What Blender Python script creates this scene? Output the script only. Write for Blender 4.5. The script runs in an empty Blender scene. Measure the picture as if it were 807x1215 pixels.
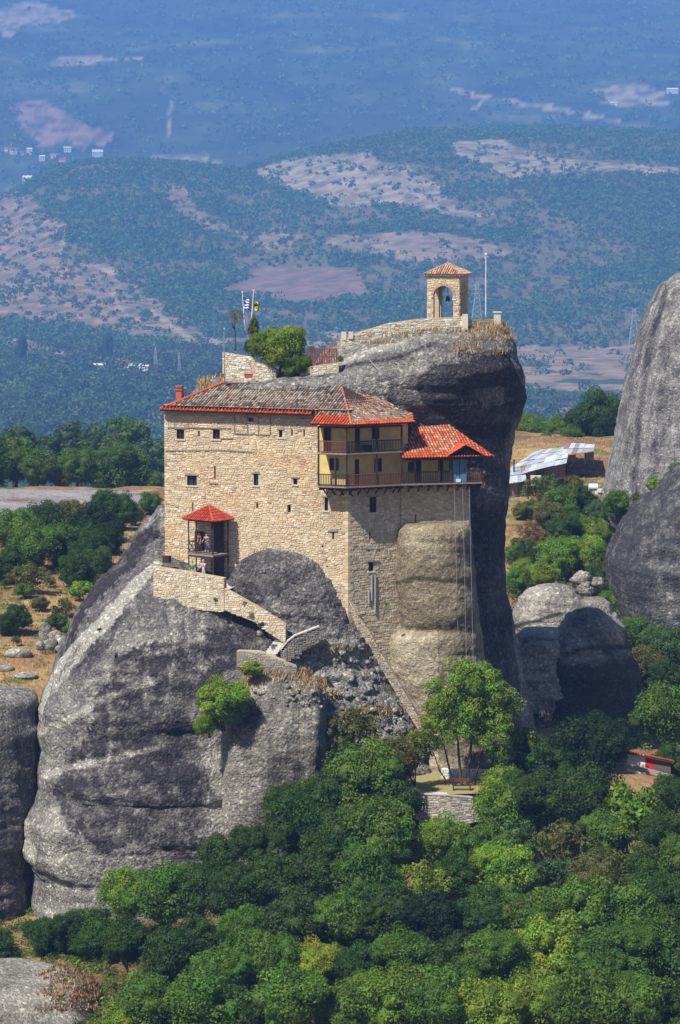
import bpy, bmesh, math, random
import numpy as np
from math import sin, cos, tan, pi, radians, atan, hypot
from mathutils import Vector, Matrix

rnd = random.Random(7)
R = np.random.RandomState(11)
scene = bpy.context.scene
COL = scene.collection

# ------------------------------------------------------------------ camera
F = 3750.0                      # focal length in photograph pixels (807 x 1215)
CAMZ = 100.0
PITCH = atan((607.5 - 200.0) / F)
cam_data = bpy.data.cameras.new("camera")
cam = bpy.data.objects.new("camera", cam_data)
COL.objects.link(cam)
cam_data.sensor_fit = 'VERTICAL'
cam_data.sensor_height = 36.0
cam_data.lens = F / 1215.0 * 36.0
cam_data.clip_start = 1.0
cam_data.clip_end = 30000.0
cam.location = (0, 0, CAMZ)
cam.rotation_euler = (pi / 2 - PITCH, 0, 0)
scene.camera = cam

# ------------------------------------------------------------------ sky, sun, exposure
SUN_AZ = radians(42)            # left of the line from the rock to the camera
SUN_EL = radians(52)
world = bpy.data.worlds.new("World")
scene.world = world
world.use_nodes = True
wn = world.node_tree
wn.nodes.clear()
w_out = wn.nodes.new('ShaderNodeOutputWorld')
w_bg = wn.nodes.new('ShaderNodeBackground')
w_sky = wn.nodes.new('ShaderNodeTexSky')
w_sky.sky_type = 'NISHITA'
w_sky.sun_disc = False
w_sky.sun_elevation = SUN_EL
to_sun = Vector((-sin(SUN_AZ) * cos(SUN_EL), -cos(SUN_AZ) * cos(SUN_EL), sin(SUN_EL)))
w_sky.sun_rotation = math.atan2(to_sun.x, to_sun.y)
w_sky.altitude = 300
w_sky.air_density = 1.0
w_sky.dust_density = 1.0
w_sky.ozone_density = 1.5
w_bg.inputs['Strength'].default_value = 0.05
wn.links.new(w_sky.outputs[0], w_bg.inputs[0])
wn.links.new(w_bg.outputs[0], w_out.inputs[0])
sun_data = bpy.data.lights.new("sun", 'SUN')
sun_data.energy = 5.0
sun_data.angle = radians(0.5)
sun_data.color = (1.0, 0.93, 0.83)
sun = bpy.data.objects.new("sun", sun_data)
COL.objects.link(sun)
sun.rotation_euler = (-to_sun).to_track_quat('-Z', 'Y').to_euler()
sun.location = (-60, 100, 200)
scene.view_settings.view_transform = 'Standard'
scene.view_settings.look = 'None'
scene.view_settings.exposure = 0.68
scene.view_settings.gamma = 1.0
scene.render.engine = 'CYCLES'
scene.cycles.volume_bounces = 1
scene.cycles.max_bounces = 8
scene.cycles.transparent_max_bounces = 8

# ------------------------------------------------------------------ helpers: places
def raydir(px, py):
    dx = (px - 403.5) / F
    dy = (607.5 - py) / F
    return Vector((dx, cos(PITCH) + dy * sin(PITCH), -sin(PITCH) + dy * cos(PITCH)))

def at(px, py, Y):
    d = raydir(px, py)
    return Vector((0, 0, CAMZ)) + d * (Y / d.y)

def pix(P):
    """numpy (N,3) world points -> photograph px, py"""
    P = np.asarray(P, float)
    x = P[:, 0]; y = P[:, 1]; z = P[:, 2] - CAMZ
    f = y * cos(PITCH) - z * sin(PITCH)
    u = y * sin(PITCH) + z * cos(PITCH)
    f = np.maximum(f, 1.0)
    return 403.5 + F * x / f, 607.5 - F * u / f

class Plane:
    """vertical plane: s runs right, z up, off towards the viewer"""
    def __init__(s, P0, ang):
        s.p = Vector((P0[0], P0[1], 0)); s.ang = ang
        s.h = Vector((cos(ang), sin(ang), 0))
        s.n = Vector((sin(ang), -cos(ang), 0))
    def P(s, a, z, off=0.0):
        v = s.p + s.h * a + s.n * off
        return Vector((v.x, v.y, z))
    def sz(s, px, py, off=0.0):
        d = raydir(px, py); o = Vector((0, 0, CAMZ))
        p0 = s.p + s.n * off
        t = (p0 - o).dot(s.n) / d.dot(s.n)
        q = o + d * t
        return (q - s.p).dot(s.h), q.z
    def off(s, o):
        v = s.p + s.n * o
        return Plane(v, s.ang)

# ------------------------------------------------------------------ helpers: noise
def _hash(ix, iy, iz):
    n = (ix.astype(np.int64) * 374761393 + iy.astype(np.int64) * 668265263 + iz.astype(np.int64) * 2147483647) & 0xffffffff
    n = ((n ^ (n >> 13)) * 1274126177) & 0xffffffff
    n = n ^ (n >> 16)
    return (n & 0xffffff).astype(float) / 0xffffff

def vnoise(P):
    i = np.floor(P); f = P - i; f = f * f * (3 - 2 * f)
    i = i.astype(np.int64)
    r = 0
    for dx in (0, 1):
        wx = f[:, 0] if dx else 1 - f[:, 0]
        for dy in (0, 1):
            wy = f[:, 1] if dy else 1 - f[:, 1]
            for dz in (0, 1):
                wz = f[:, 2] if dz else 1 - f[:, 2]
                r = r + wx * wy * wz * _hash(i[:, 0] + dx, i[:, 1] + dy, i[:, 2] + dz)
    return r * 2 - 1

def fbm(P, sc=(1, 1, 1), octv=4, seed=0, gain=0.5):
    P = np.asarray(P, float) * np.array(sc) + np.array([seed * 17.13, seed * 5.7, seed * 9.1])
    a = 1.0; r = 0; t = 0
    for k in range(octv):
        r = r + a * vnoise(P); t += a
        P = P * 2.03 + 13.7; a *= gain
    return r / t

def in_poly(px, py, poly):
    inside = np.zeros(px.shape, bool)
    n = len(poly)
    for i in range(n):
        x1, y1 = poly[i]; x2, y2 = poly[(i + 1) % n]
        c = ((y1 > py) != (y2 > py)) & (px < (x2 - x1) * (py - y1) / ((y2 - y1) + 1e-9) + x1)
        inside ^= c
    return inside

def dist_line(px, py, pts):
    d = np.full(px.shape, 1e9)
    for (x1, y1), (x2, y2) in zip(pts[:-1], pts[1:]):
        vx, vy = x2 - x1, y2 - y1
        t = np.clip(((px - x1) * vx + (py - y1) * vy) / (vx * vx + vy * vy + 1e-9), 0, 1)
        d = np.minimum(d, np.hypot(px - x1 - t * vx, py - y1 - t * vy))
    return d

# ------------------------------------------------------------------ helpers: objects
def tag(o, label=None, cat=None, group=None, kind=None):
    if label: o['label'] = label
    if cat: o['category'] = cat
    if group: o['group'] = group
    if kind: o['kind'] = kind
    return o

def empty(name, loc, rz=0.0, label=None, cat=None, group=None):
    o = bpy.data.objects.new(name, None)
    o.empty_display_size = 0.3
    COL.objects.link(o)
    o.location = loc; o.rotation_euler = (0, 0, rz)
    return tag(o, label, cat, group)

def wmat(o):
    m = Matrix.LocRotScale(o.location, o.rotation_euler, o.scale)
    return m if o.parent is None else wmat(o.parent) @ o.matrix_parent_inverse @ m

def link_mesh(name, me, parent=None, loc=None):
    """world-space mesh: under a parent the parent's transform is undone"""
    o = bpy.data.objects.new(name, me)
    COL.objects.link(o)
    if loc is not None: o.location = loc
    if parent is not None:
        o.parent = parent
        o.matrix_parent_inverse = wmat(parent).inverted()
    return o

def np_mesh(name, V, Fq, mat=None, fcol=None, vcol=None, smooth=False, vtone=None):
    """V (N,3), Fq (M,3) or (M,4) int array"""
    me = bpy.data.meshes.new(name)
    V = np.asarray(V, np.float32); Fq = np.asarray(Fq, np.int32)
    k = Fq.shape[1]
    me.vertices.add(len(V)); me.vertices.foreach_set('co', V.ravel())
    me.loops.add(Fq.size); me.loops.foreach_set('vertex_index', Fq.ravel())
    me.polygons.add(len(Fq))
    me.polygons.foreach_set('loop_start', np.arange(0, Fq.size, k, dtype=np.int32))
    me.polygons.foreach_set('loop_total', np.full(len(Fq), k, np.int32))
    if smooth: me.polygons.foreach_set('use_smooth', np.ones(len(Fq), bool))
    me.update(calc_edges=True)
    if fcol is not None:
        a = me.attributes.new('col', 'FLOAT_COLOR', 'FACE')
        c = np.ones((len(Fq), 4), np.float32); c[:, :3] = fcol; a.data.foreach_set('color', c.ravel())
    if vcol is not None:
        a = me.attributes.new('col', 'FLOAT_COLOR', 'POINT')
        c = np.ones((len(V), 4), np.float32); c[:, :3] = vcol; a.data.foreach_set('color', c.ravel())
    if vtone is not None:
        a = me.attributes.new('tone', 'FLOAT', 'POINT')
        a.data.foreach_set('value', np.asarray(vtone, np.float32))
    if mat: me.materials.append(mat)
    return me

class MB:
    """collects polygons with a colour each and links them as one object"""
    def __init__(s): s.v = []; s.f = []; s.c = []
    def poly(s, pts, c=(1, 1, 1)):
        b = len(s.v); s.v += [tuple(p) for p in pts]; s.f.append(tuple(range(b, b + len(pts)))); s.c.append(c)
    def hexa(s, p, c=(1, 1, 1)):
        """8 points: bottom 0-3 counter-clockwise seen from above, top 4-7"""
        b = len(s.v); s.v += [tuple(q) for q in p]
        for f in ((3, 2, 1, 0), (4, 5, 6, 7), (0, 1, 5, 4), (1, 2, 6, 5), (2, 3, 7, 6), (3, 0, 4, 7)):
            s.f.append(tuple(b + i for i in f)); s.c.append(c)
        return s
    def box(s, cx, cy, cz, sx, sy, sz, c=(1, 1, 1), rz=0.0, tilt=None):
        pts = []
        for dz in (-.5, .5):
            for dx, dy in ((-.5, -.5), (.5, -.5), (.5, .5), (-.5, .5)):
                v = Vector((dx * sx, dy * sy, dz * sz))
                if tilt: v = tilt @ v
                x = v.x * cos(rz) - v.y * sin(rz); y = v.x * sin(rz) + v.y * cos(rz)
                pts.append((cx + x, cy + y, cz + v.z))
        return s.hexa(pts, c)
    def pbox(s, W, s0, s1, z0, z1, o0, o1, c=(1, 1, 1)):
        """box on plane W, from offset o0 (back) to o1 (front)"""
        p = [W.P(s0, z0, o1), W.P(s1, z0, o1), W.P(s1, z0, o0), W.P(s0, z0, o0),
             W.P(s0, z1, o1), W.P(s1, z1, o1), W.P(s1, z1, o0), W.P(s0, z1, o0)]
        return s.hexa(p, c)
    def bar(s, a, b, w, c=(1, 1, 1), n=4, w2=None):
        a = Vector(a); b = Vector(b); d = (b - a).normalized()
        u = d.cross(Vector((0, 0, 1)))
        if u.length < 1e-3: u = Vector((1, 0, 0))
        u.normalize(); v = d.cross(u)
        w2 = w if w2 is None else w2
        base = len(s.v)
        for p, r in ((a, w), (b, w2)):
            for k in range(n):
                t = 2 * pi * (k + .5) / n
                s.v.append(tuple(p + u * (cos(t) * r) + v * (sin(t) * r)))
        for k in range(n):
            s.f.append((base + k, base + (k + 1) % n, base + n + (k + 1) % n, base + n + k)); s.c.append(c)
        s.f.append(tuple(base + k for k in reversed(range(n)))); s.c.append(c)
        s.f.append(tuple(base + n + k for k in range(n))); s.c.append(c)
        return s
    def mesh(s, name, mat, smooth=False):
        me = bpy.data.meshes.new(name)
        me.from_pydata(s.v, [], s.f)
        a = me.attributes.new('col', 'FLOAT_COLOR', 'FACE')
        c = np.ones((len(s.f), 4), np.float32); c[:, :3] = np.array(s.c, np.float32).reshape(-1, 3)
        a.data.foreach_set('color', c.ravel())
        if smooth: me.polygons.foreach_set('use_smooth', [True] * len(s.f))
        me.materials.append(mat); me.update()
        return me
    def build(s, name, mat, parent=None, smooth=False, kind=None, label=None):
        o = link_mesh(name, s.mesh(name, mat, smooth), parent)
        if kind: o['kind'] = kind
        if label: o['label'] = label
        return o

# ------------------------------------------------------------------ materials
def new_mat(name):
    m = bpy.data.materials.new(name); m.use_nodes = True
    nt = m.node_tree; nt.nodes.clear()
    out = nt.nodes.new('ShaderNodeOutputMaterial')
    return m, nt, out

class N:
    def __init__(s, nt): s.nt = nt
    def n(s, t, **kw):
        x = s.nt.nodes.new(t)
        for k, v in kw.items(): setattr(x, k, v)
        return x
    def l(s, a, b): s.nt.links.new(a, b)
    def noise(s, vec, scale, detail=4, rough=0.55):
        x = s.n('ShaderNodeTexNoise'); x.inputs['Scale'].default_value = scale
        x.inputs['Detail'].default_value = detail; x.inputs['Roughness'].default_value = rough
        s.l(vec, x.inputs['Vector']); return x.outputs['Fac']
    def mapping(s, vec, sc):
        x = s.n('ShaderNodeMapping'); x.inputs['Scale'].default_value = sc; s.l(vec, x.inputs['Vector']); return x.outputs[0]
    def math(s, op, a, b=None, c=None, clamp=False):
        x = s.n('ShaderNodeMath', operation=op); x.use_clamp = clamp
        for i, v in enumerate((a, b, c)):
            if v is None: continue
            if isinstance(v, (int, float)): x.inputs[i].default_value = v
            else: s.l(v, x.inputs[i])
        return x.outputs[0]
    def ramp(s, fac, stops):
        x = s.n('ShaderNodeValToRGB'); e = x.color_ramp.elements
        while len(e) < len(stops): e.new(0.5)
        for el, (p, c) in zip(e, stops): el.position = p; el.color = (c[0], c[1], c[2], 1)
        s.l(fac, x.inputs[0]); return x.outputs[0]
    def mulval(s, col, fac):
        x = s.n('ShaderNodeVectorMath', operation='SCALE'); s.l(col, x.inputs[0])
        if isinstance(fac, (int, float)): x.inputs['Scale'].default_value = fac
        else: s.l(fac, x.inputs['Scale'])
        return x.outputs[0]
    def mulcol(s, a, b):
        x = s.n('ShaderNodeVectorMath', operation='MULTIPLY'); s.l(a, x.inputs[0])
        if isinstance(b, tuple): x.inputs[1].default_value = b
        else: s.l(b, x.inputs[1])
        return x.outputs[0]
    def mix(s, fac, a, b):
        x = s.n('ShaderNodeMix', data_type='RGBA')
        if isinstance(fac, (int, float)): x.inputs[0].default_value = fac
        else: s.l(fac, x.inputs[0])
        for i, v in ((6, a), (7, b)):
            if isinstance(v, tuple): x.inputs[i].default_value = (v[0], v[1], v[2], 1)
            else: s.l(v, x.inputs[i])
        return x.outputs[2]
    def bump(s, h, strength, dist):
        x = s.n('ShaderNodeBump'); x.inputs['Strength'].default_value = strength
        x.inputs['Distance'].default_value = dist; s.l(h, x.inputs['Height']); return x.outputs[0]
    def bsdf(s, out, col, rough=0.85, normal=None, spec=0.2, metal=0.0):
        b = s.n('ShaderNodeBsdfPrincipled')
        if isinstance(col, tuple): b.inputs['Base Color'].default_value = (col[0], col[1], col[2], 1)
        else: s.l(col, b.inputs['Base Color'])
        b.inputs['Roughness'].default_value = rough
        b.inputs['Specular IOR Level'].default_value = spec
        b.inputs['Metallic'].default_value = metal
        if normal is not None: s.l(normal, b.inputs['Normal'])
        s.l(b.outputs[0], out.inputs['Surface']); return b

def mat_attr(name, rough=0.85, nscale=6.0, amt=0.5, bump=0.4, bdist=0.03, spec=0.2, tint=(1, 1, 1)):
    """colour from the per-face attribute, broken up by noise"""
    m, nt, out = new_mat(name); n = N(nt)
    tc = n.n('ShaderNodeTexCoord').outputs['Object']
    a = n.n('ShaderNodeAttribute', attribute_name='col')
    n1 = n.noise(tc, nscale, 5, 0.65); n2 = n.noise(tc, nscale * 0.11, 3)
    f = n.math('ADD', n.math('MULTIPLY', n1, amt * 1.3), n.math('MULTIPLY', n2, amt * 0.7))
    f = n.math('ADD', f, 1 - amt)
    c = n.mulval(a.outputs['Color'], f)
    c = n.mulcol(c, tint)
    n.bsdf(out, c, rough, n.bump(n1, bump, bdist), spec)
    return m

def mat_plain(name, col, rough=0.8, nscale=5.0, amt=0.4, bump=0.3, bdist=0.02, spec=0.25, metal=0.0, stretch=(1, 1, 1)):
    m, nt, out = new_mat(name); n = N(nt)
    tc = n.mapping(n.n('ShaderNodeTexCoord').outputs['Object'], stretch)
    n1 = n.noise(tc, nscale, 5, 0.6)
    lo = tuple(c * (1 - amt) for c in col); hi = tuple(min(c * (1 + amt), 1) for c in col)
    c = n.ramp(n1, [(0.3, lo), (0.7, hi)])
    n.bsdf(out, c, rough, n.bump(n1, bump, bdist), spec, metal)
    return m

def mat_rock(name, dark, mid, pale, pebble=1.0, streak=0.25, mott=1.0):
    m, nt, out = new_mat(name); n = N(nt)
    tc = n.n('ShaderNodeTexCoord').outputs['Object']
    tone = n.n('ShaderNodeAttribute', attribute_name='tone').outputs['Fac']
    big = n.noise(tc, 0.35, 5, 0.62)
    st = n.noise(n.mapping(tc, (1.1, 1.1, 0.16)), 1.0, 5, 0.65)
    hor = n.noise(n.mapping(tc, (0.25, 0.25, 1.6)), 0.8, 4, 0.6)
    fine = n.noise(tc, 3.2, 5, 0.72)
    t = n.math('ADD', tone, n.math('MULTIPLY', n.math('SUBTRACT', big, 0.5), 1.05 * mott))
    t = n.math('ADD', t, n.math('MULTIPLY', n.math('SUBTRACT', st, 0.5), streak * 2.4))
    t = n.math('ADD', t, n.math('MULTIPLY', n.math('SUBTRACT', hor, 0.5), 0.35))
    t = n.math('ADD', t, n.math('MULTIPLY', n.math('SUBTRACT', fine, 0.5), 0.65))
    t = n.math('ADD', t, n.math('MULTIPLY', n.math('SUBTRACT', n.noise(tc, 9.0, 3, 0.7), 0.5), 0.38))
    wst = n.noise(n.mapping(tc, (1.3, 1.3, 0.05)), 1.0, 4, 0.7); gate = n.noise(tc, 0.12, 2, 0.5)
    ws = n.math('MULTIPLY', n.math('MULTIPLY', n.math('SUBTRACT', wst, 0.56, clamp=True), 5.0, clamp=True), n.math('MULTIPLY', n.math('SUBTRACT', gate, 0.42, clamp=True), 6.0, clamp=True), clamp=True)
    t = n.math('SUBTRACT', t, n.math('MULTIPLY', ws, 0.35))
    c = n.ramp(t, [(0.2, dark), (0.5, mid), (0.84, pale)])
    vo = n.n('ShaderNodeTexVoronoi'); vo.inputs['Scale'].default_value = 4.6; n.l(tc, vo.inputs['Vector'])
    wv = n.n('ShaderNodeSeparateColor'); n.l(vo.outputs['Color'], wv.inputs[0])
    r1 = n.math('POWER', wv.outputs[0], 6.0)
    vo2 = n.n('ShaderNodeTexVoronoi'); vo2.inputs['Scale'].default_value = 11.0; n.l(tc, vo2.inputs['Vector'])
    w2 = n.n('ShaderNodeSeparateColor'); n.l(vo2.outputs['Color'], w2.inputs[0])
    f = n.math('ADD', n.math('MULTIPLY', r1, 0.9 * pebble), n.math('MULTIPLY', w2.outputs[1], 0.5 * pebble))
    f = n.math('ADD', f, 1 - 0.33 * pebble)
    vo3 = n.n('ShaderNodeTexVoronoi'); vo3.inputs['Scale'].default_value = 2.1; n.l(tc, vo3.inputs['Vector'])
    w3 = n.n('ShaderNodeSeparateColor'); n.l(vo3.outputs['Color'], w3.inputs[0])
    big_p = n.math('MULTIPLY', n.math('GREATER_THAN', w3.outputs[0], 0.86), n.math('LESS_THAN', vo3.outputs['Distance'], 0.3))
    f = n.math('ADD', f, n.math('MULTIPLY', big_p, 0.8 * pebble))
    c = n.mulval(c, f)
    h = n.math('ADD', n.math('MULTIPLY', fine, 1.0), n.math('MULTIPLY', vo.outputs['Distance'], -0.5 * pebble))
    h = n.math('ADD', h, n.math('MULTIPLY', n.noise(tc, 0.9, 6, 0.7), 1.6))
    n.bsdf(out, c, 0.93, n.bump(h, 1.0, 0.28), 0.12)
    return m

def mat_leaf(name):
    m, nt, out = new_mat(name); n = N(nt)
    a = n.n('ShaderNodeAttribute', attribute_name='col').outputs['Color']
    oi = n.n('ShaderNodeObjectInfo').outputs['Color']
    c = n.mulcol(a, oi)
    d = n.n('ShaderNodeBsdfPrincipled'); n.l(c, d.inputs['Base Color']); d.inputs['Roughness'].default_value = 0.6
    d.inputs['Specular IOR Level'].default_value = 0.25
    t = n.n('ShaderNodeBsdfTranslucent'); n.l(n.mulcol(c, (1.3, 1.35, 0.5)), t.inputs['Color'])
    mx = n.n('ShaderNodeMixShader'); mx.inputs[0].default_value = 0.3
    n.l(d.outputs[0], mx.inputs[1]); n.l(t.outputs[0], mx.inputs[2]); n.l(mx.outputs[0], out.inputs['Surface'])
    return m

M_STONE = mat_attr('wall_stone', 0.9, 9.0, 0.45, 0.7, 0.03)
M_MORTAR = mat_plain('lime_mortar', (0.50, 0.40, 0.27), 0.95, 7, 0.3, 0.6, 0.03, 0.1)
M_TILE = mat_attr('clay_tile', 0.8, 12.0, 0.5, 0.4, 0.02)
M_WOOD = mat_plain('dark_timber', (0.055, 0.032, 0.022), 0.75, 8, 0.45, 0.4, 0.01, 0.2, 0, (1, 1, .2))
M_WOODRED = mat_plain('red_brown_timber', (0.19, 0.06, 0.035), 0.75, 8, 0.4, 0.3, 0.01, 0.2, 0, (1, 1, .2))
M_WOODGREY = mat_plain('weathered_timber', (0.26, 0.22, 0.18), 0.85, 9, 0.35, 0.3, 0.01, 0.1, 0, (1, 1, .2))
M_PLASTER = mat_plain('yellow_plaster', (0.66, 0.52, 0.20), 0.9, 1.6, 0.16, 0.2, 0.02, 0.1)
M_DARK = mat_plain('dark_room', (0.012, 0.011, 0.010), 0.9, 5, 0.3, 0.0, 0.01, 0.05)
M_GLASS = mat_plain('window_glass', (0.03, 0.035, 0.045), 0.15, 2, 0.3, 0.05, 0.01, 0.5)
M_BLUE = mat_plain('blue_paint', (0.10, 0.20, 0.36), 0.6, 4, 0.15, 0.1, 0.01)
M_WHITE = mat_plain('white_paint', (0.78, 0.77, 0.74), 0.6, 3, 0.1, 0.1, 0.01)
M_METAL = mat_plain('grey_metal', (0.45, 0.46, 0.48), 0.45, 6, 0.2, 0.1, 0.01, 0.5, 0.3)
M_TIN = mat_attr('tin_sheet', 0.55, 5.0, 0.35, 0.2, 0.01, 0.4)
M_PAINT = mat_attr('painted', 0.75, 4.0, 0.2, 0.1, 0.01)
M_BRICK = mat_plain('red_brick', (0.42, 0.11, 0.05), 0.9, 14, 0.4, 0.5, 0.02)
M_COPING = mat_plain('pale_coping', (0.55, 0.52, 0.46), 0.9, 5, 0.25, 0.4, 0.02, 0.1)
M_BARK = mat_plain('bark', (0.10, 0.075, 0.055), 0.95, 10, 0.4, 0.8, 0.03, 0.05, 0, (1, 1, .25))
M_LEAF = mat_leaf('leaves')
M_GRASS = mat_attr('dry_grass', 0.95, 5, 0.4, 0.1, 0.01, 0.05)
M_CLOTH = mat_attr('cloth', 0.9, 8, 0.2, 0.1, 0.01, 0.1)
ROCK_MAIN = mat_rock('conglomerate', (0.048, 0.043, 0.047), (0.165, 0.158, 0.150), (0.43, 0.42, 0.36), 1.1, 0.16, 0.45)
ROCK_TAN = mat_rock('ochre_conglomerate', (0.09, 0.075, 0.05), (0.27, 0.225, 0.145), (0.50, 0.44, 0.32), 0.5, 0.15)
ROCK_FAR = mat_rock('far_conglomerate', (0.06, 0.06, 0.062), (0.17, 0.165, 0.16), (0.34, 0.33, 0.31), 0.9, 0.5)
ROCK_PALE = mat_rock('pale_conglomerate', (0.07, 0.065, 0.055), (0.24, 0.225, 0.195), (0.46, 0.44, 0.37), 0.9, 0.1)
# ------------------------------------------------------------------ ground
TPX = np.array([-400, 0, 200, 400, 600, 807, 1200], float)
TROWS = [  # Y, heights at TPX
    (-400, [110] * 7), (0, [97] * 7), (25, [88] * 7), (60, [62] * 7), (110, [42] * 7), (150, [38] * 7),
    (205, [38, 39.5, 39.5, 39, 40, 40, 40]),
    (225, [38, 39.5, 40.5, 41.5, 42.5, 42.5, 42]),
    (240, [38, 40, 42, 45.5, 47.5, 46, 44]),
    (254, [38, 41, 42.5, 48, 49, 47, 45]),
    (262, [56, 57, 55, 50, 49.5, 47.5, 46]),
    (285, [58.5, 58.8, 58, 52, 51.5, 49.5, 48]),
    (320, [60, 60.3, 60, 58, 56.5, 54, 52]),
    (345, [60.5, 60.7, 60.5, 60, 60.5, 58.5, 56]),
    (370, [60, 60.6, 60.6, 61.5, 64.2, 63, 60]),
    (400, [58, 59.6, 59.8, 60, 66.0, 65.6, 62]),
    (450, [50, 54, 54, 52, 63.0, 63, 60]),
    (600, [38, 38, 37, 30, 30, 32, 32]), (700, [24, 24, 24, 20, 18, 18, 18]),
    (1200, [-50] * 7), (1900, [-76] * 7), (3080, [-76] * 7)]
RIDGE = [(-400, 240), (0, 238), (40, 216), (60, 202), (100, 194), (130, 190), (190, 193), (290, 203), (330, 190),
         (380, 178), (440, 165), (480, 156), (560, 157), (640, 153), (720, 156), (807, 159), (1200, 150)]
YR = 4600.0

def ground_z(X, Y, noise=True):
    X = np.asarray(X, float); Y = np.asarray(Y, float)
    Yc = np.maximum(Y, 150.0)
    px = 403.5 + F * X / Yc
    ys = np.array([r[0] for r in TROWS], float); tab = np.array([r[1] for r in TROWS], float)
    k = np.clip(np.searchsorted(ys, Y) - 1, 0, len(ys) - 2)
    t = np.clip((Y - ys[k]) / (ys[k + 1] - ys[k]), 0, 1)
    j = np.clip(np.searchsorted(TPX, px) - 1, 0, len(TPX) - 2)
    u = np.clip((px - TPX[j]) / (TPX[j + 1] - TPX[j]), 0, 1); u = u * u * (3 - 2 * u)
    z = (tab[k, j] * (1 - u) + tab[k, j + 1] * u) * (1 - t) + (tab[k + 1, j] * (1 - u) + tab[k + 1, j + 1] * u) * t
    P = np.stack([X, Y, 0 * X], 1)
    if noise:
        w = np.clip((Y - 150) / 40, 0, 1) * np.clip((900 - Y) / 300, 0, 1)
        z = z + w * 0.9 * fbm(P, (.09, .09, 1), 4, 3)
    # hills beyond the plain
    zr = 100 + (200 - np.interp(px, [r[0] for r in RIDGE], [r[1] for r in RIDGE])) / F * YR
    t = np.clip((Y - 3080) / (YR - 3080), 0, 1)
    prof = t * (1.0 - 0.12 * np.sin(t * pi * 2))
    hills = -76 + (zr + 76) * prof
    amp = 26 * np.sin(np.clip(t, 0, 1) * pi) ** 0.7
    hills = hills + amp * fbm(P, (1 / 420, 1 / 420, 1), 5, 5, 0.45) * 1.3
    zd = zr - 70
    t2 = np.clip((Y - YR) / 700, 0, 1); t2s = t2 * t2 * (3 - 2 * t2)
    back = zr * (1 - t2s) + np.minimum(zd, 62 + (px * 0)) * t2s
    t3 = np.clip((Y - 5500) / 6500, 0, 1)
    mount = 62 + (1350 - 62) * t3 ** 0.92 + 90 * np.sin(t3 * pi) ** .5 * fbm(P, (1 / 1500, 1 / 2400, 1), 5, 8, 0.5) * np.clip((Y - 5500) / 800, 0, 1)
    z = np.where(Y > 3080, hills, z)
    z = np.where(Y > YR, back, z)
    z = np.where(Y > 5500, np.maximum(mount, 62), z)
    return z

def gz(x, y):
    return float(ground_z(np.array([x]), np.array([y]))[0])

POLY_FIELD = [(300, 318), (390, 316), (425, 322), (437, 351), (400, 356), (352, 362), (320, 350), (268, 350), (262, 342), (298, 330)]
POLY_BARE = [
    [(300, 205), (345, 190), (400, 185), (440, 180), (452, 200), (480, 195), (520, 215), (536, 238), (560, 248), (588, 252), (560, 258), (470, 243), (410, 246), (370, 235), (330, 215)],
    [(535, 165), (600, 167), (640, 188), (700, 192), (807, 198), (900, 205), (900, 214), (807, 208), (700, 206), (640, 203), (600, 215), (575, 196), (545, 190)],
    [(390, 287), (410, 277), (450, 280), (500, 276), (560, 280), (625, 296), (600, 306), (480, 305), (400, 297)],
    [(-90, 215), (20, 222), (40, 240), (78, 262), (70, 300), (120, 312), (160, 345), (200, 372), (240, 392), (240, 410), (160, 400), (60, 385), (-90, 370)],
    [(170, 212), (200, 216), (250, 260), (290, 275), (330, 270), (360, 280), (340, 300), (300, 290), (240, 275), (200, 245)],
    [(610, 414), (745, 408), (900, 408), (900, 470), (700, 478), (610, 470)],
    [(225, 398), (330, 404), (420, 404), (420, 412), (260, 418)],
    [(620, 474), (700, 472), (700, 500), (600, 500)],
]
POLY_MT = [
    [(12, 122), (60, 122), (78, 135), (100, 145), (133, 160), (125, 176), (96, 178), (80, 165), (50, 176), (30, 160)],
    [(0, 8), (40, 0), (88, 14), (70, 28), (30, 30), (10, 45), (0, 40)],
    [(60, 70), (110, 66), (170, 68), (170, 74), (110, 75), (66, 78)],
    [(700, 105), (760, 100), (807, 120), (760, 128), (720, 125)],
    [(176, 185), (250, 188), (300, 192), (250, 197), (180, 196)],
]
ROADS = [([(540, 107), (575, 116), (600, 120), (640, 126), (690, 135), (735, 146)], 3.0),
         ([(575, 120), (560, 130), (600, 132)], 1.5), ([(190, 105), (200, 112)], 2), ([(203, 120), (200, 160)], 2.2),
         ([(75, 70), (110, 72), (170, 68)], 1.5)]
TRAILS = [([(112, 315), (135, 325), (142, 338), (133, 350), (140, 362), (150, 372)], 2.2),
          ([(178, 368), (195, 380), (215, 395), (230, 405)], 3), ([(78, 275), (72, 300)], 2.5), ([(30, 410), (75, 418)], 3.0),
          ([(-90, 402), (10, 404), (40, 408)], 3.5), ([(390, 398), (440, 402)], 3.5), ([(610, 470), (700, 474)], 2.5)]

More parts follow.
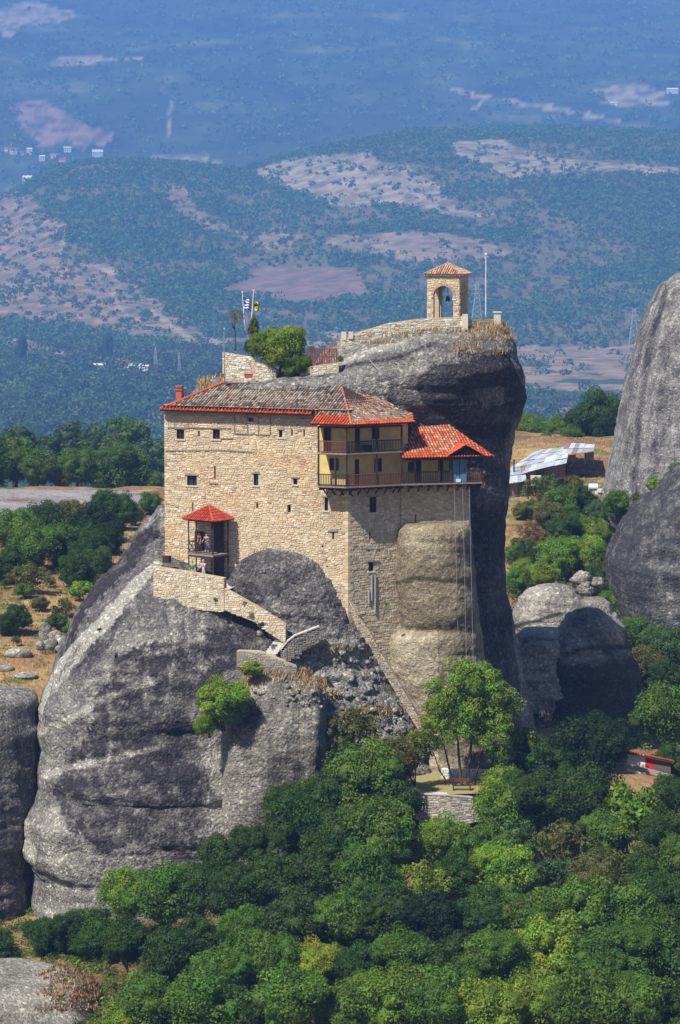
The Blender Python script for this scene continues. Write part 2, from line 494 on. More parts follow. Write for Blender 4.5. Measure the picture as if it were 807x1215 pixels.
def cover(P):
    """land cover colour and tree density for ground points"""
    X, Y, Z = P[:, 0], P[:, 1], P[:, 2]
    px, py = pix(P)
    n1 = fbm(P, (1 / 90, 1 / 90, 1 / 90), 4, 21); n2 = fbm(P, (1 / 14, 1 / 14, 1 / 14), 4, 22)
    jx = 22 * fbm(P, (1 / 90, 1 / 90, 1 / 90), 4, 31, .65); jy = 13 * fbm(P, (1 / 90, 1 / 90, 1 / 90), 4, 32, .65)
    c = np.zeros((len(X), 3)); dens = np.ones(len(X))
    green = np.array([.045, .085, .028]); olive = np.array([.12, .12, .05]); bare = np.array([.31, .225, .15])
    red = np.array([.40, .20, .12]); brown = np.array([.25, .155, .12]); pale = np.array([.37, .295, .21])
    # far: woods with olive openings
    w = np.clip((n1 + .02) * 3 + n2 * 1.2, 0, 1)[:, None]; olive = np.array([.15, .135, .07])
    far = green * w + olive * (1 - w)
    dens = np.where(n1 + n2 * .4 > -.02, 1.0, .30)
    def lay(mask, col, d):
        nonlocal far, dens
        k = np.clip(.72 + n2 * 1.5, .15, 1)[:, None]
        far = np.where(mask[:, None], far * (1 - k) + np.array(col) * k, far); dens = np.where(mask, d, dens)
    hl = (Y > 1500) & (Y < YR + 50)
    for i, pl in enumerate(POLY_BARE):
        lay(in_poly(px + jx, py + jy * .7, pl) & hl, (pale, pale, bare, bare * .95, bare, bare * 1.05, bare * 1.1, bare * 1.1)[i], (.10, .08, .06, .16, .25, .05, .05, .25)[i])
    lay(in_poly(px, py, POLY_BARE[3]) & (n2 > .22) & hl, red, .15)
    lay(in_poly(px + jx * .25, py + jy * .2, POLY_FIELD) & hl, brown, 0.0)
    mt = Y > YR + 50
    c0 = np.array([.055, .08, .036]); far = np.where(mt[:, None], c0 * (1 + 1.1 * n1[:, None]) + np.clip(n1 - .25, 0, 1)[:, None] * np.array([.25, .2, .13]), far)
    dens = np.where(mt, .45, dens)
    jx2, jy2 = jx * .7, jy * .5
    for i, pl in enumerate(POLY_MT):
        lay(in_poly(px + jx2, py + jy2, pl) & mt, brown * 1.3 if i == 0 else pale, .03)
    for pts, wd in ROADS:
        lay((dist_line(px + jx * .15, py + jy * .15, pts) < wd) & mt, pale * 1.1, 0)
    for pts, wd in TRAILS:
        lay((dist_line(px, py, pts) < wd) & hl, pale * 1.05, 0)
    # the plain: strips of field between woods
    plain = (Y > 1500) & (Y < 3120)
    patchy = np.clip(.25 + (n2 > .05) * 2.2, 0, 3); dens = np.where(dens < .3, dens * patchy, dens)
    strip = plain & (n1 > .12) & (py > 425)
    far = np.where((plain & (py > 425) & (px < 420))[:, None], green * 1.1, far); far = np.where(strip[:, None], green * .8 + olive * .2, far)
    # near slopes: dry grass, earth, green undergrowth
    m1 = fbm(P, (1 / 9, 1 / 9, 1 / 9), 4, 41); m2 = fbm(P, (1 / 2.2, 1 / 2.2, 1 / 2.2), 4, 42)
    dry = np.array([.40, .28, .12]); earth = np.array([.24, .135, .075]); un = np.array([.07, .10, .03])
    a = np.clip(.5 + m1 * 2.2 + m2 * .8, 0, 1)[:, None]
    near = dry * a + earth * (1 - a)
    g = np.clip((m2 + m1 * .5 - .12) * 4, 0, .8)[:, None]
    near = near * (1 - g) + un * g
    rk = (Y > 338) & (Y < 402) & (X < -24)
    k = np.clip(.5 + 3 * (m1 + .25) + m2, 0, 1)[:, None]
    near = np.where(rk[:, None], near * (1 - k) + np.array([.30, .285, .28]) * k, near)
    fg = np.clip((252 - Y) / 10, 0, 1)[:, None]
    near = near * (1 - fg * .35) + np.array([.10, .075, .045]) * fg * .35
    isnear = (Y < 620)[:, None]
    c = np.where(isnear, near, far)
    c = c * (1 + .30 * n2[:, None])
    return np.clip(c, .01, .9), dens, px, py

def build_ground():
    uin = np.linspace(-95, 905, 250)
    u = np.concatenate([[-3400, -2800, -2200, -1500, -1000, -700, -500, -380, -280, -200, -140], uin,
                        [950, 1010, 1100, 1200, 1350, 1600, 2000, 2600, 3300, 4200]])
    ys = np.concatenate([[-400, -200, -60, 0, 30, 60, 90, 120, 150, 175], np.arange(195, 470, 1.0), np.linspace(472, 620, 40),
                         np.linspace(640, 1850, 30), 1850 * (3080 / 1850) ** np.linspace(0, 1, 120), np.linspace(3090, 4700, 210),
                         np.linspace(4740, 5600, 30), np.linspace(5640, 12000, 170)])
    nx, ny = len(u), len(ys)
    U, YY = np.meshgrid(u, ys)
    X = (U - 403.5) / F * np.maximum(YY, 150)
    X = X.ravel(); Y = YY.ravel()
    Z = ground_z(X, Y)
    P = np.stack([X, Y, Z], 1)
    c, dens, px, py = cover(P)
    i = np.arange(nx * ny).reshape(ny, nx)
    Fq = np.stack([i[:-1, :-1], i[:-1, 1:], i[1:, 1:], i[1:, :-1]], -1).reshape(-1, 4)
    m, nt, out = new_mat('ground'); n = N(nt)
    tc = n.n('ShaderNodeTexCoord').outputs['Object']
    a = n.n('ShaderNodeAttribute', attribute_name='col').outputs['Color']
    n1 = n.noise(tc, 2.2, 6, 0.7); n2 = n.noise(tc, 0.045, 6, 0.7)
    f = n.math('ADD', n.math('MULTIPLY', n1, 0.7), n.math('MULTIPLY', n2, 0.8)); f = n.math('ADD', f, 0.25)
    h = n.math('ADD', n.math('MULTIPLY', n1, .25), n.math('MULTIPLY', n2, 9.0))
    n.bsdf(out, n.mulval(a, f), .95, n.bump(h, .8, .6), .05)
    me = np_mesh('ground', P, Fq, m, vcol=c, smooth=True)
    tag(link_mesh('ground', me), kind='structure')
    return P, dens, px, py, nx, ny
GP, GD, GPX, GPY, GNX, GNY = build_ground()

# ------------------------------------------------------------------ far woods: one mass of small crowns
def ico():
    t = (1 + 5 ** .5) / 2
    v = np.array([(-1, t, 0), (1, t, 0), (-1, -t, 0), (1, -t, 0), (0, -1, t), (0, 1, t), (0, -1, -t), (0, 1, -t), (t, 0, -1), (t, 0, 1), (-t, 0, -1), (-t, 0, 1)], float)
    v /= np.linalg.norm(v[0])
    f = np.array([(0, 11, 5), (0, 5, 1), (0, 1, 7), (0, 7, 10), (0, 10, 11), (1, 5, 9), (5, 11, 4), (11, 10, 2), (10, 7, 6), (7, 1, 8), (3, 9, 4), (3, 4, 2), (3, 2, 6), (3, 6, 8), (3, 8, 9), (4, 9, 5), (2, 4, 11), (6, 2, 10), (8, 6, 7), (9, 8, 1)])
    return v, f

def ico2():
    v, f = ico(); v = [tuple(x) for x in v]; mid = {}
    def m(a, b):
        k = (min(a, b), max(a, b))
        if k not in mid:
            p = (np.array(v[a]) + np.array(v[b])); p /= np.linalg.norm(p); v.append(tuple(p)); mid[k] = len(v) - 1
        return mid[k]
    g = []
    for a, b, c in f:
        x, y, z = m(a, b), m(b, c), m(c, a); g += [(a, x, z), (b, y, x), (c, z, y), (x, y, z)]
    return np.array(v), np.array(g)

def blob_mass(name, C, RR, H, colr, src, label, jit=0.28):
    V0, F0 = src; n = len(C); k = len(V0)
    V = V0[None] * (1 + jit * (R.rand(n, k, 1) * 2 - 1))
    ang = R.rand(n) * 6.28; ca, sa = np.cos(ang), np.sin(ang)
    x = V[:, :, 0] * ca[:, None] - V[:, :, 1] * sa[:, None]; y = V[:, :, 0] * sa[:, None] + V[:, :, 1] * ca[:, None]
    V = np.stack([x * RR[:, None], y * RR[:, None], V[:, :, 2] * H[:, None]], -1) + C[:, None]
    Fc = F0[None] + (np.arange(n) * k)[:, None, None]
    fc = np.repeat(colr * (.7 + .6 * R.rand(n, 1)), len(F0), 0) * (0.8 + .4 * R.rand(n * len(F0), 1))
    me = np_mesh(name, V.reshape(-1, 3), Fc.reshape(-1, 3), M_WOODS, fcol=fc)
    o = link_mesh(name, me); tag(o, label, None, None, 'stuff'); return o

M_WOODS = mat_attr('far_foliage', 0.95, 0.35, 0.5, 0.5, 1.2, 0.05)

def leaf_mass(name, P, S, tints, nl, leaf, label):
    n = len(P); ci = np.repeat(np.arange(n), nl); q = R.randn(n * nl, 3); q /= np.linalg.norm(q, axis=1, keepdims=True); q[:, 2] = np.abs(q[:, 2]) * .8
    C = P[ci] + q * S[ci][:, None] * (.7 + .4 * R.rand(n * nl))[:, None]
    nm = q + R.randn(n * nl, 3) * .6; nm /= np.linalg.norm(nm, axis=1, keepdims=True); t = np.cross(nm, R.randn(n * nl, 3)); t /= np.linalg.norm(t, axis=1, keepdims=True); b = np.cross(nm, t)
    s_ = leaf * (.6 + .8 * R.rand(n * nl))[:, None]; V = np.stack([C - t * s_, C - b * s_ * .55, C + t * s_, C + b * s_ * .55], 1).reshape(-1, 3)
    col = (tints if len(tints) == n else tints[R.randint(0, len(tints), n)])[ci] * (.7 + .6 * R.rand(n * nl, 1))
    me = np_mesh(name, V, np.arange(4 * n * nl).reshape(-1, 4), M_LEAF, fcol=col); return tag(link_mesh(name, me), label, None, None, 'stuff')

def scatter_far():
    G = GPX.reshape(GNY, GNX); YY = GP[:, 1].reshape(GNY, GNX)
    ok = (GPX > -60) & (GPX < 870) & (GP[:, 1] > 1700)
    def pick(cond, num, pw=1.0):
        idx = np.where(ok & cond & (R.rand(len(GPX)) < GD ** pw))[0]
        # even spread over the picture, not over the grid
        s = idx[R.randint(0, len(idx), num)]
        P = GP[s].copy()
        P[:, 0] += (R.rand(num) - .5) * 3.4 / F * P[:, 1]
        d = np.where(P[:, 1] < 3080, 10, np.where(P[:, 1] < 4700, 7.7, 37)); P[:, 1] += (R.rand(num) - .5) * d
        P[:, 2] = ground_z(P[:, 0], P[:, 1])
        return P
    base = np.array([[.035, .065, .022], [.05, .085, .028], [.07, .10, .03], [.06, .06, .03]])
    def colr(n, p=(.4, .3, .2, .1)):
        return base[R.choice(4, n, p=p)] * (.75 + .5 * R.rand(n, 1))
    P = pick((GP[:, 1] > 3080) & (GP[:, 1] < YR + 60), 21000)
    r = 2.4 + 4.6 * R.rand(len(P)) ** 2
    P[:, 2] += r * .45
    leaf_mass('hill_woods', P, r, colr(len(P), (.4, .4, .15, .05)) * np.array([1.5, 2.1, 1.5]), 12, 1.8, 'blue-green woods and scattered scrub on the hills beyond the valley')
    P = pick(GP[:, 1] > 5500, 7500)
    r = 5 + 8 * R.rand(len(P))
    P[:, 2] += r * .2
    leaf_mass('mountain_woods', P, r * np.where(R.rand(len(P)) < .5, .7, 1.3), colr(len(P)) * np.array([1.9, 2.5, 1.8]), 12, 3.6, 'hazy woods on the far mountain slope')
    P = pick((GP[:, 1] < 3080) & (GPY > 418), 5200)
    r = 5.0 + 5.0 * R.rand(len(P)); P[:, 2] += r * .5
    leaf_mass('valley_woods', P, r, colr(len(P), (.40, .35, .2, .05)) * (.8 + 1.3 * R.rand(len(P), 1)), 38, 1.5, 'dense dark woods on the valley floor behind the monastery')
    n = 2200
    Y = 1100 + 800 * R.rand(n); px = -60 + 930 * R.rand(n); X = (px - 403.5) / F * Y
    P = np.stack([X, Y, ground_z(X, Y)], 1); r = 2.5 + 2.5 * R.rand(n); P[:, 2] += r * .6
    leaf_mass('lower_valley_woods', P, r, colr(n) * 1.3, 26, .95, 'green woods on the slope dropping to the valley')
scatter_far()

# ------------------------------------------------------------------ rocks
def loft(rows, nr=120, nt=220, step=None, pad=True):
    """rows: (py, pxL, pxR, Yc, ry, n). rings of superellipses; returns grid (nr, nt, 3) and closes the top"""
    rows = np.array(rows, float)
    pys = np.linspace(rows[0, 0], rows[-1, 0], nr)
    g = np.zeros((nr, nt, 3)); out = []
    TD = pi + np.linspace(0, 2 * pi, 1441)
    for i, py in enumerate(pys):
        L, Rr, Yc, ry, n = [np.interp(py, rows[:, 0], rows[:, k]) for k in range(1, 6)]
        a = at(L, py, Yc); b = at(Rr, py, Yc)
        cx = (a.x + b.x) / 2; rx = (b.x - a.x) / 2
        c, s = np.cos(TD), np.sin(TD)
        X_ = cx + rx * np.sign(c) * np.abs(c) ** (2 / n); Y_ = Yc + ry * np.sign(s) * np.abs(s) ** (2 / n)
        w_ = np.hypot(np.diff(X_), np.diff(Y_)) * np.where(Y_[1:] < Yc + .3 * ry, 1.0, .22)
        L_ = np.concatenate([[0], np.cumsum(w_)]); q_ = np.linspace(0, L_[-1], nt, endpoint=False)
        g[i, :, 0] = np.interp(q_, L_, X_); g[i, :, 1] = np.interp(q_, L_, Y_)
        g[i, :, 2] = a.z
    return g

def rock(name, lobes, mat, tonef, label, cat='rock', amp=(0.5, 0.15), seed=1, strata=0.35, flute=0.0, kind=None):
    Vs, Fs = [], []; b = 0
    for li, (rows, nr, nt) in enumerate(lobes):
        g = loft(rows, nr, nt)
        nrr, ntt = g.shape[:2]
        # normals from the grid
        du = np.roll(g, -1, 1) - np.roll(g, 1, 1); dv = np.gradient(g, axis=0)
        nn = np.cross(du.reshape(-1, 3), dv.reshape(-1, 3)); cen = g.mean(axis=1, keepdims=True)
        out = (g - cen).reshape(-1, 3)
        nn *= np.sign((nn * out).sum(1, keepdims=True) + 1e-9)
        nn /= np.linalg.norm(nn, axis=1, keepdims=True) + 1e-9
        P = g.reshape(-1, 3)
        d = amp[0] * fbm(P, (.16, .16, .16), 4, seed + li) + strata * fbm(P, (.12, .12, .75), 4, seed + 40) \
            + .22 * strata * fbm(P, (.25, .25, 2.6), 3, seed + 90) + amp[1] * fbm(P, (.9, .9, .9), 4, seed + 80, .6) + flute * fbm(P, (.7, .7, .05), 3, seed + 60)
        fx = np.interp(np.repeat(np.arange(nrr), ntt), [0, nrr * .06, nrr], [.25, 1, 1])
        sil = 1 - .55 * np.abs(nn[:, 0]) ** 6
        P = P + nn * (d * fx * sil)[:, None]
        top = P.reshape(nrr, ntt, 3)[0].mean(0); top[2] += 0.05
        V = np.vstack([P, top[None]])
        i = np.arange(nrr * ntt).reshape(nrr, ntt)
        j = np.roll(i, -1, 1)
        q = np.stack([i[:-1], i[1:], j[1:], j[:-1]], -1).reshape(-1, 4)
        t = np.stack([i[0], j[0], np.full(ntt, nrr * ntt), np.full(ntt, nrr * ntt)], -1)
        tri = np.vstack([q[:, [0, 1, 2]], q[:, [0, 2, 3]], t[:, [0, 1, 2]]])
        Vs.append(V); Fs.append(tri + b); b += len(V)
    V = np.vstack(Vs); Fq = np.vstack(Fs)
    px, py = pix(V)
    tone = tonef(px, py, V)
    me = np_mesh(name, V, Fq, mat, smooth=True, vtone=tone)
    o = link_mesh(name, me); tag(o, label, cat)
    if kind: o['kind'] = kind
    return o

def stroke(px, py, pts, w, soft=0.6):
    d = dist_line(px, py, pts)
    return np.clip((w - d) / (w * soft + 1e-6), 0, 1)

def tone_main(px, py, V):
    t = 0.52 + .14 * fbm(V, (.10, .10, .16), 5, 71, .6)
    jx = 13 * fbm(V, (.35, .35, .2), 5, 5, .7) + 9 * fbm(V, (1.6, 1.6, .8), 4, 15, .7); jy = 13 * fbm(V, (.35, .35, .35), 5, 6, .7) + 9 * fbm(V, (1.6, 1.6, 1.6), 4, 16, .7)
    x = px + jx; y = py + jy
    e = .5 + .9 * fbm(V, (.9, .9, .9), 4, 12, .7)
    def area(poly, val, soft=1.0):
        nonlocal t
        t = np.where(in_poly(x, y, poly), t + val * np.clip(.75 + 1.8 * soft * (e - .5), .05, 1.4), t)
    area([(194, 607), (122, 671), (100, 705), (66, 780), (78, 775), (100, 735), (127, 703), (154, 676), (186, 640)], -.30, .6)
    area([(101, 772), (133, 745), (158, 710), (150, 735), (122, 768), (84, 812), (78, 806)], -.20, .6)
    area([(133, 777), (175, 766), (234, 750), (297, 729), (335, 766), (300, 790), (262, 800), (232, 860), (250, 889), (244, 942), (255, 995), (234, 1015), (159, 1000), (122, 1010), (84, 985), (66, 942), (84, 899), (106, 867), (122, 820)], -.27)
    area([(236, 878), (262, 889), (268, 1030), (250, 1020), (240, 940)], .16, .3)
    area([(262, 640), (420, 640), (440, 740), (270, 740)], -.10)
    area([(330, 750), (440, 745), (480, 840), (500, 900), (400, 900), (330, 800)], .12)
    for pts, w, v in (
        ([(184, 673), (160, 702), (130, 735), (100, 765)], 7, .75), ([(178, 676), (120, 735), (78, 775), (60, 812), (47, 850)], 4, .55),
        ([(100, 765), (84, 790), (66, 815)], 3, .35), ([(205, 722), (205, 780), (200, 830)], 5, .13), ([(222, 722), (220, 770)], 4, .12), ([(240, 730), (236, 800), (228, 860)], 4, .12),
        ([(48, 925), (80, 912), (130, 900), (186, 889)], 5, .26), ([(48, 868), (90, 850), (140, 822), (190, 806)], 5, .16),
        ([(100, 812), (160, 782), (240, 757)], 4, .14), ([(128, 800), (132, 850), (128, 900)], 4, .16), ([(176, 770), (172, 850)], 4, .12),
        ([(28, 950), (25, 985), (36, 1020)], 8, .3), ([(264, 870), (267, 1000)], 4, .2), ([(60, 960), (120, 945), (200, 930)], 4, .10), ([(70, 1010), (66, 1080)], 14, .08),
        ([(90, 880), (150, 862), (215, 850)], 4, .12)):
        t = t + v * stroke(x * .45 + px * .55, y * .45 + py * .55, pts, w)
    return .51 + (t - .51) * 1.45

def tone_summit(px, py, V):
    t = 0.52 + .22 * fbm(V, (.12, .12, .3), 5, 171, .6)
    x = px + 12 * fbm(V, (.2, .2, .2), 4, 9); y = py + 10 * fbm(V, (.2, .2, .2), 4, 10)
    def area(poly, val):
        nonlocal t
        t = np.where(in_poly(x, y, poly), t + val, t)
    area([(520, 430), (600, 425), (625, 470), (600, 520), (560, 520), (500, 480), (490, 450)], -.30)  # shade under the overhang painted as a darker tone
    area([(500, 505), (600, 505), (620, 900), (560, 900), (540, 560), (500, 540)], -.22)  # shade of the right flank, put into the tone as well
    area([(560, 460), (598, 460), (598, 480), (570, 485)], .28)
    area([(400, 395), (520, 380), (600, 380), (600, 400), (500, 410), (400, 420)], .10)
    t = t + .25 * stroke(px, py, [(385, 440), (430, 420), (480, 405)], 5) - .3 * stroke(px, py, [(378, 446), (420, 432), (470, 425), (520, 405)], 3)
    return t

n2 = 2.2
summit_rows = [(382, 520, 588, 264, 2.2, 2), (385, 470, 596, 263.5, 3.2, 2), (392, 430, 603, 263.5, 4.6, 2), (405, 398, 609, 263, 6, 2), (420, 384, 612, 263, 7, 2),
               (436, 366, 620, 263, 7.8, 2.1), (452, 240, 624, 263.5, 8.4, 2.2), (472, 225, 625, 264, 8.6, 2.2), (490, 222, 621, 264, 8.0, 2.2),
               (510, 222, 611, 264, 7.4, 2.2), (545, 222, 607, 264, 7, 2.2), (600, 222, 601, 264, 7.4, 2.2), (650, 222, 598, 264, 8.6, 2.2), (700, 230, 602, 264, 9, 2.2),
               (760, 240, 612, 264, 9.5, 2.2), (830, 250, 626, 264, 10, 2.2), (900, 250, 645, 264, 11, 2.2), (960, 250, 660, 264, 11, 2.2)]
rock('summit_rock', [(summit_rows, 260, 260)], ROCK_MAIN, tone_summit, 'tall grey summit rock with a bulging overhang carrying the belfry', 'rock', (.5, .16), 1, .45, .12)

front_rows = [(600, 187, 215, 261, 1, 2), (612, 180, 235, 261, 2.4, 2.1), (640, 158, 250, 261, 3.6, 2.2), (660, 143, 262, 260.5, 5.0, 2.3), (674, 132, 290, 260, 6.6, 2.4), (684, 123, 330, 259.6, 8.0, 2.5), (696, 113, 360, 259, 8.9, 2.6), (717, 100, 390, 258.8, 10.2, 2.8),
              (740, 88, 410, 258.4, 11.6, 2.9), (770, 76, 420, 258, 12.4, 2.9), (800, 62, 390, 257.5, 12.8, 2.8), (830, 48, 355, 257, 13, 2.7), (870, 47, 345, 257, 13.4, 2.6),
              (900, 42, 360, 256.5, 14, 2.6), (918, 46, 350, 256.5, 13.7, 2.6), (950, 29, 345, 256, 14.5, 2.6), (985, 26, 340, 256, 15, 2.6), (1012, 41, 340, 256, 15, 2.6), (1060, 38, 340, 255.5, 15.6, 2.6), (1110, 32, 340, 255, 16, 2.6), (1200, 20, 340, 255, 17, 2.6)]
rock('cliff', [(front_rows, 300, 340)], ROCK_MAIN, tone_main, 'huge dark streaked cliff face below the monastery with a pale stain', 'rock', (.7, .16), 11, .5, .25)
dome_rows = [(651, 318, 348, 252.6, .6, 2), (655, 300, 366, 252.5, 1.4, 2), (664, 284, 386, 252.6, 2.6, 2.1), (680, 272, 402, 252.8, 3.6, 2.2), (705, 266, 416, 253, 4.6, 2.2),
             (740, 268, 432, 253.2, 5.3, 2.2), (775, 280, 452, 253.5, 5.9, 2.2), (810, 300, 478, 254, 6.6, 2.2), (850, 320, 508, 254.5, 7.4, 2.2), (900, 330, 530, 255, 8.5, 2.2), (980, 330, 540, 255, 9, 2.2)]
rock('rock_dome', [(dome_rows, 200, 200)], ROCK_MAIN, tone_main, 'dark rounded dome of rock bulging up against the foot of the monastery wall', 'rock', (.5, .42), 23, .5, .0)
pillar_rows = [(792, 306, 352, 246.2, .8, 2), (799, 294, 366, 246.2, 1.8, 2), (815, 280, 376, 246.2, 3, 2.2), (838, 266, 384, 246, 4, 2.5), (870, 262, 386, 246, 4.7, 2.8), (930, 262, 386, 246, 5.2, 2.8), (1000, 262, 388, 246, 5.6, 2.8), (1080, 258, 392, 247, 6, 2.8)]
pil2 = [(806, 362, 378, 243.6, .6, 2), (815, 357, 384, 243.4, 1.4, 2), (840, 357, 386, 243, 2.1, 2.2), (900, 354, 386, 242.8, 2.4, 2.2), (1020, 352, 390, 242.5, 2.7, 2.2)]
def tone_pale(px, py, V): return .50 + .3 * fbm(V, (.22, .22, .1), 5, 33, .6) - .25 * np.clip((812 - py) / 20, 0, 1)
rock('rock_pillar', [(pillar_rows, 150, 170), (pil2, 110, 80)], ROCK_PALE, tone_pale, 'pale grey fluted pillar of rock standing against the dark cliff beside the round bush', 'rock', (.4, .16), 31, .2, .5)
col_rows = [(620, 480, 556, 252.6, 2.6, 2.2), (628, 472, 560, 252.6, 3.2, 2.4), (650, 468, 562, 252.7, 3.4, 2.4), (690, 467, 565, 252.7, 3.5, 2.4), (728, 472, 569, 252.8, 3.5, 2.4), (742, 475, 570, 253, 3.4, 2.3),
            (752, 462, 572, 253, 3.8, 2.3), (790, 462, 577, 253, 4, 2.3), (830, 476, 586, 253, 4.2, 2.3), (880, 490, 600, 253, 4.6, 2.2), (960, 490, 610, 253, 5, 2.2)]
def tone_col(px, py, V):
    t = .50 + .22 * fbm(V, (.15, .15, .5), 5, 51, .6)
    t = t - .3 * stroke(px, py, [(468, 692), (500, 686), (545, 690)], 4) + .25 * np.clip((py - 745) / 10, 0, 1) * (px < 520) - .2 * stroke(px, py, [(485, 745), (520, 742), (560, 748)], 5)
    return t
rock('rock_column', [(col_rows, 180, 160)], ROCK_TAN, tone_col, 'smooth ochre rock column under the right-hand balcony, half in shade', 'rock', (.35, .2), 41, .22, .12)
left_rows = [(818, -160, 36, 254.5, 3, 2), (826, -170, 44, 254.5, 6, 2.4), (860, -175, 50, 254.3, 8, 2.6), (950, -180, 54, 254, 9, 2.6), (1050, -180, 50, 254, 10, 2.6), (1190, -190, 48, 254, 11, 2.6)]
rock('cliff', [(left_rows, 140, 200)], ROCK_MAIN, lambda px, py, V: .40 + .25 * fbm(V, (.15, .15, .15), 5, 61, .6) + .2 * np.clip((850 - py) / 25, 0, 1), 'lower dark grey cliff at the left edge, flat topped with dry grass above', 'rock', (.6, .2), 61, .4, .3)
led = [(1146, -60, 40, 226, 1.5, 2), (1152, -120, 75, 225, 4, 2), (1164, -150, 105, 224, 6.5, 2.2), (1190, -170, 122, 223, 8.5, 2.2), (1240, -180, 132, 222, 10, 2.2), (1330, -180, 140, 222, 11, 2.2)]
rock('rock_ledge', [(led, 100, 160)], ROCK_PALE, lambda px, py, V: .60 + .3 * fbm(V, (.25, .25, .5), 5, 77, .6) - .5 * np.clip((px + 12 * fbm(V, (.4, .4, .4), 3, 3) - 78) / 22, 0, 1), 'pale layered rock ledge in the bottom left corner', 'rock', (.35, .15), 71, .3, 0)
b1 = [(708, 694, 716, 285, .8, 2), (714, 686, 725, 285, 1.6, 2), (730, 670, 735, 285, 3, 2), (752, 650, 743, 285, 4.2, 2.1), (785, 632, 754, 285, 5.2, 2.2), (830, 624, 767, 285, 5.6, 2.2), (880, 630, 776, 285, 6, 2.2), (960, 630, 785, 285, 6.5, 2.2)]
rock('boulder', [(b1, 130, 150)], ROCK_PALE, lambda px, py, V: .48 + .25 * fbm(V, (.3, .3, .3), 5, 81, .6) - .7 * np.clip((py + 14 * fbm(V, (.3, .3, .3), 3, 7) - 778) / 25, 0, 1) - .3 * stroke(px, py, [(672, 776), (700, 768), (750, 768)], 4), 'great boulder right of the summit rock, its lower half in deep shade', 'boulder', (1.0, .3), 81, .7, .1)  # tone drop on the lower half paints its deep shade into the rock
b2 = [(693, 648, 664, 290, .6, 2), (698, 630, 676, 290, 1.6, 2), (710, 616, 690, 290, 3, 2.2), (728, 609, 696, 290, 3.8, 2.3), (746, 606, 698, 290, 4, 2.3), (790, 606, 698, 290, 4, 2.3)]
rock('boulder', [(b2, 80, 110)], ROCK_PALE, lambda px, py, V: .62 + .25 * fbm(V, (.4, .4, .6), 5, 91, .6) - .5 * stroke(px, py, [(606, 744), (640, 736), (665, 728)], 3), 'pale flat-topped boulder just left of the great shaded boulder', 'boulder', (.8, .3), 91, .8, 0)
b3 = [(744, 622, 660, 283.2, .6, 2), (752, 612, 672, 283.2, 2, 2.2), (775, 611, 676, 283.2, 2.6, 2.2), (840, 612, 680, 283.2, 3, 2.2)]
rock('boulder', [(b3, 60, 90)], ROCK_PALE, lambda px, py, V: .68 + .25 * fbm(V, (.4, .4, .6), 5, 95, .6), 'low cream boulder tucked against the shaded side of the summit rock', 'boulder', (.5, .3), 95, .6, 0)
for (x0, x1, y0, y1, lab) in ((679, 703, 677, 700, 'small round stone crowning the boulder pile, upper left one of three'), (700, 717, 684, 701, 'small round stone on the boulder pile, right one of three'),
                              (684, 704, 692, 708, 'small flat stone on the boulder pile below the other two')):
    q_ = np.array(at((x0 + x1) / 2, (y0 + y1) / 2, 286.4 if y0 < 690 else 285.6)); sc = np.array([(x1 - x0) / 2, (x1 - x0) / 2.4, (y1 - y0) / 2]) / F * 286
    lat, lon = np.meshgrid(np.linspace(0.02, pi - .02, 22), np.linspace(0, 2 * pi, 40, endpoint=False), indexing='ij')
    D_ = np.stack([np.sin(lat) * np.cos(lon), np.sin(lat) * np.sin(lon), np.cos(lat)], -1).reshape(-1, 3)
    V_ = D_ * (1 + .75 * fbm(D_, (1.5, 1.5, 1.5), 5, x0, .6))[:, None] * sc + q_
    i_ = np.arange(22 * 40).reshape(22, 40); j_ = np.roll(i_, -1, 1); q4 = np.stack([i_[:-1], i_[1:], j_[1:], j_[:-1]], -1).reshape(-1, 4)
    tag(link_mesh('stone', np_mesh('stone', V_, q4, ROCK_PALE, smooth=True, vtone=.6 + .2 * fbm(V_, (1, 1, 1), 3, 5))), lab, 'stone')
g1 = [(322, 803, 850, 352, 1, 2), (327, 794, 870, 352, 4, 2), (338, 782, 890, 352, 7, 2.2), (360, 769, 905, 352, 9, 2.3), (400, 757, 930, 351, 11, 2.3), (450, 745, 950, 350, 12.5, 2.3), (500, 734, 960, 350, 13.5, 2.3), (545, 724, 970, 350, 14.5, 2.3), (592, 714, 980, 350, 15.5, 2.3), (620, 722, 1000, 352, 14, 2.3), (680, 740, 1000, 352, 13, 2.3)]
def tone_far(px, py, V):
    t = .58 + .2 * fbm(V, (.12, .12, .05), 5, 101, .6)
    return t - .3 * stroke(px, py, [(790, 345), (770, 420), (758, 500), (752, 590)], 5) - .12 * stroke(px, py, [(800, 400), (785, 500), (775, 560)], 10) + .12 * stroke(px, py, [(735, 520), (722, 590)], 14)
rock('rock_tower', [(g1, 180, 220)], ROCK_FAR, tone_far, 'tall smooth grey rock tower rising out of the right edge', 'rock', (.8, .15), 101, .35, .5)
g2 = [(550, 806, 850, 322, 1, 2), (552, 798, 860, 322, 3, 2), (572, 780, 880, 322, 6, 2.2), (600, 756, 900, 321, 8.5, 2.3), (632, 735, 915, 321, 10.5, 2.4), (664, 722, 930, 321, 12, 2.5), (690, 723, 935, 321, 12.5, 2.5), (760, 728, 940, 321, 13, 2.5)]
rock('rock_hump', [(g2, 130, 200)], ROCK_FAR, lambda px, py, V: .26 + .25 * fbm(V, (.16, .16, .07), 5, 111, .6) + .25 * stroke(px + 5 * fbm(V, (.5, .5, .5), 3, 2), py, [(775, 670), (800, 675), (830, 680)], 9) + .12 * stroke(px, py, [(730, 660), (775, 650), (800, 645)], 5), 'darker purplish grey rock hump in front of the tall tower', 'rock', (.7, .2), 111, .4, .5)
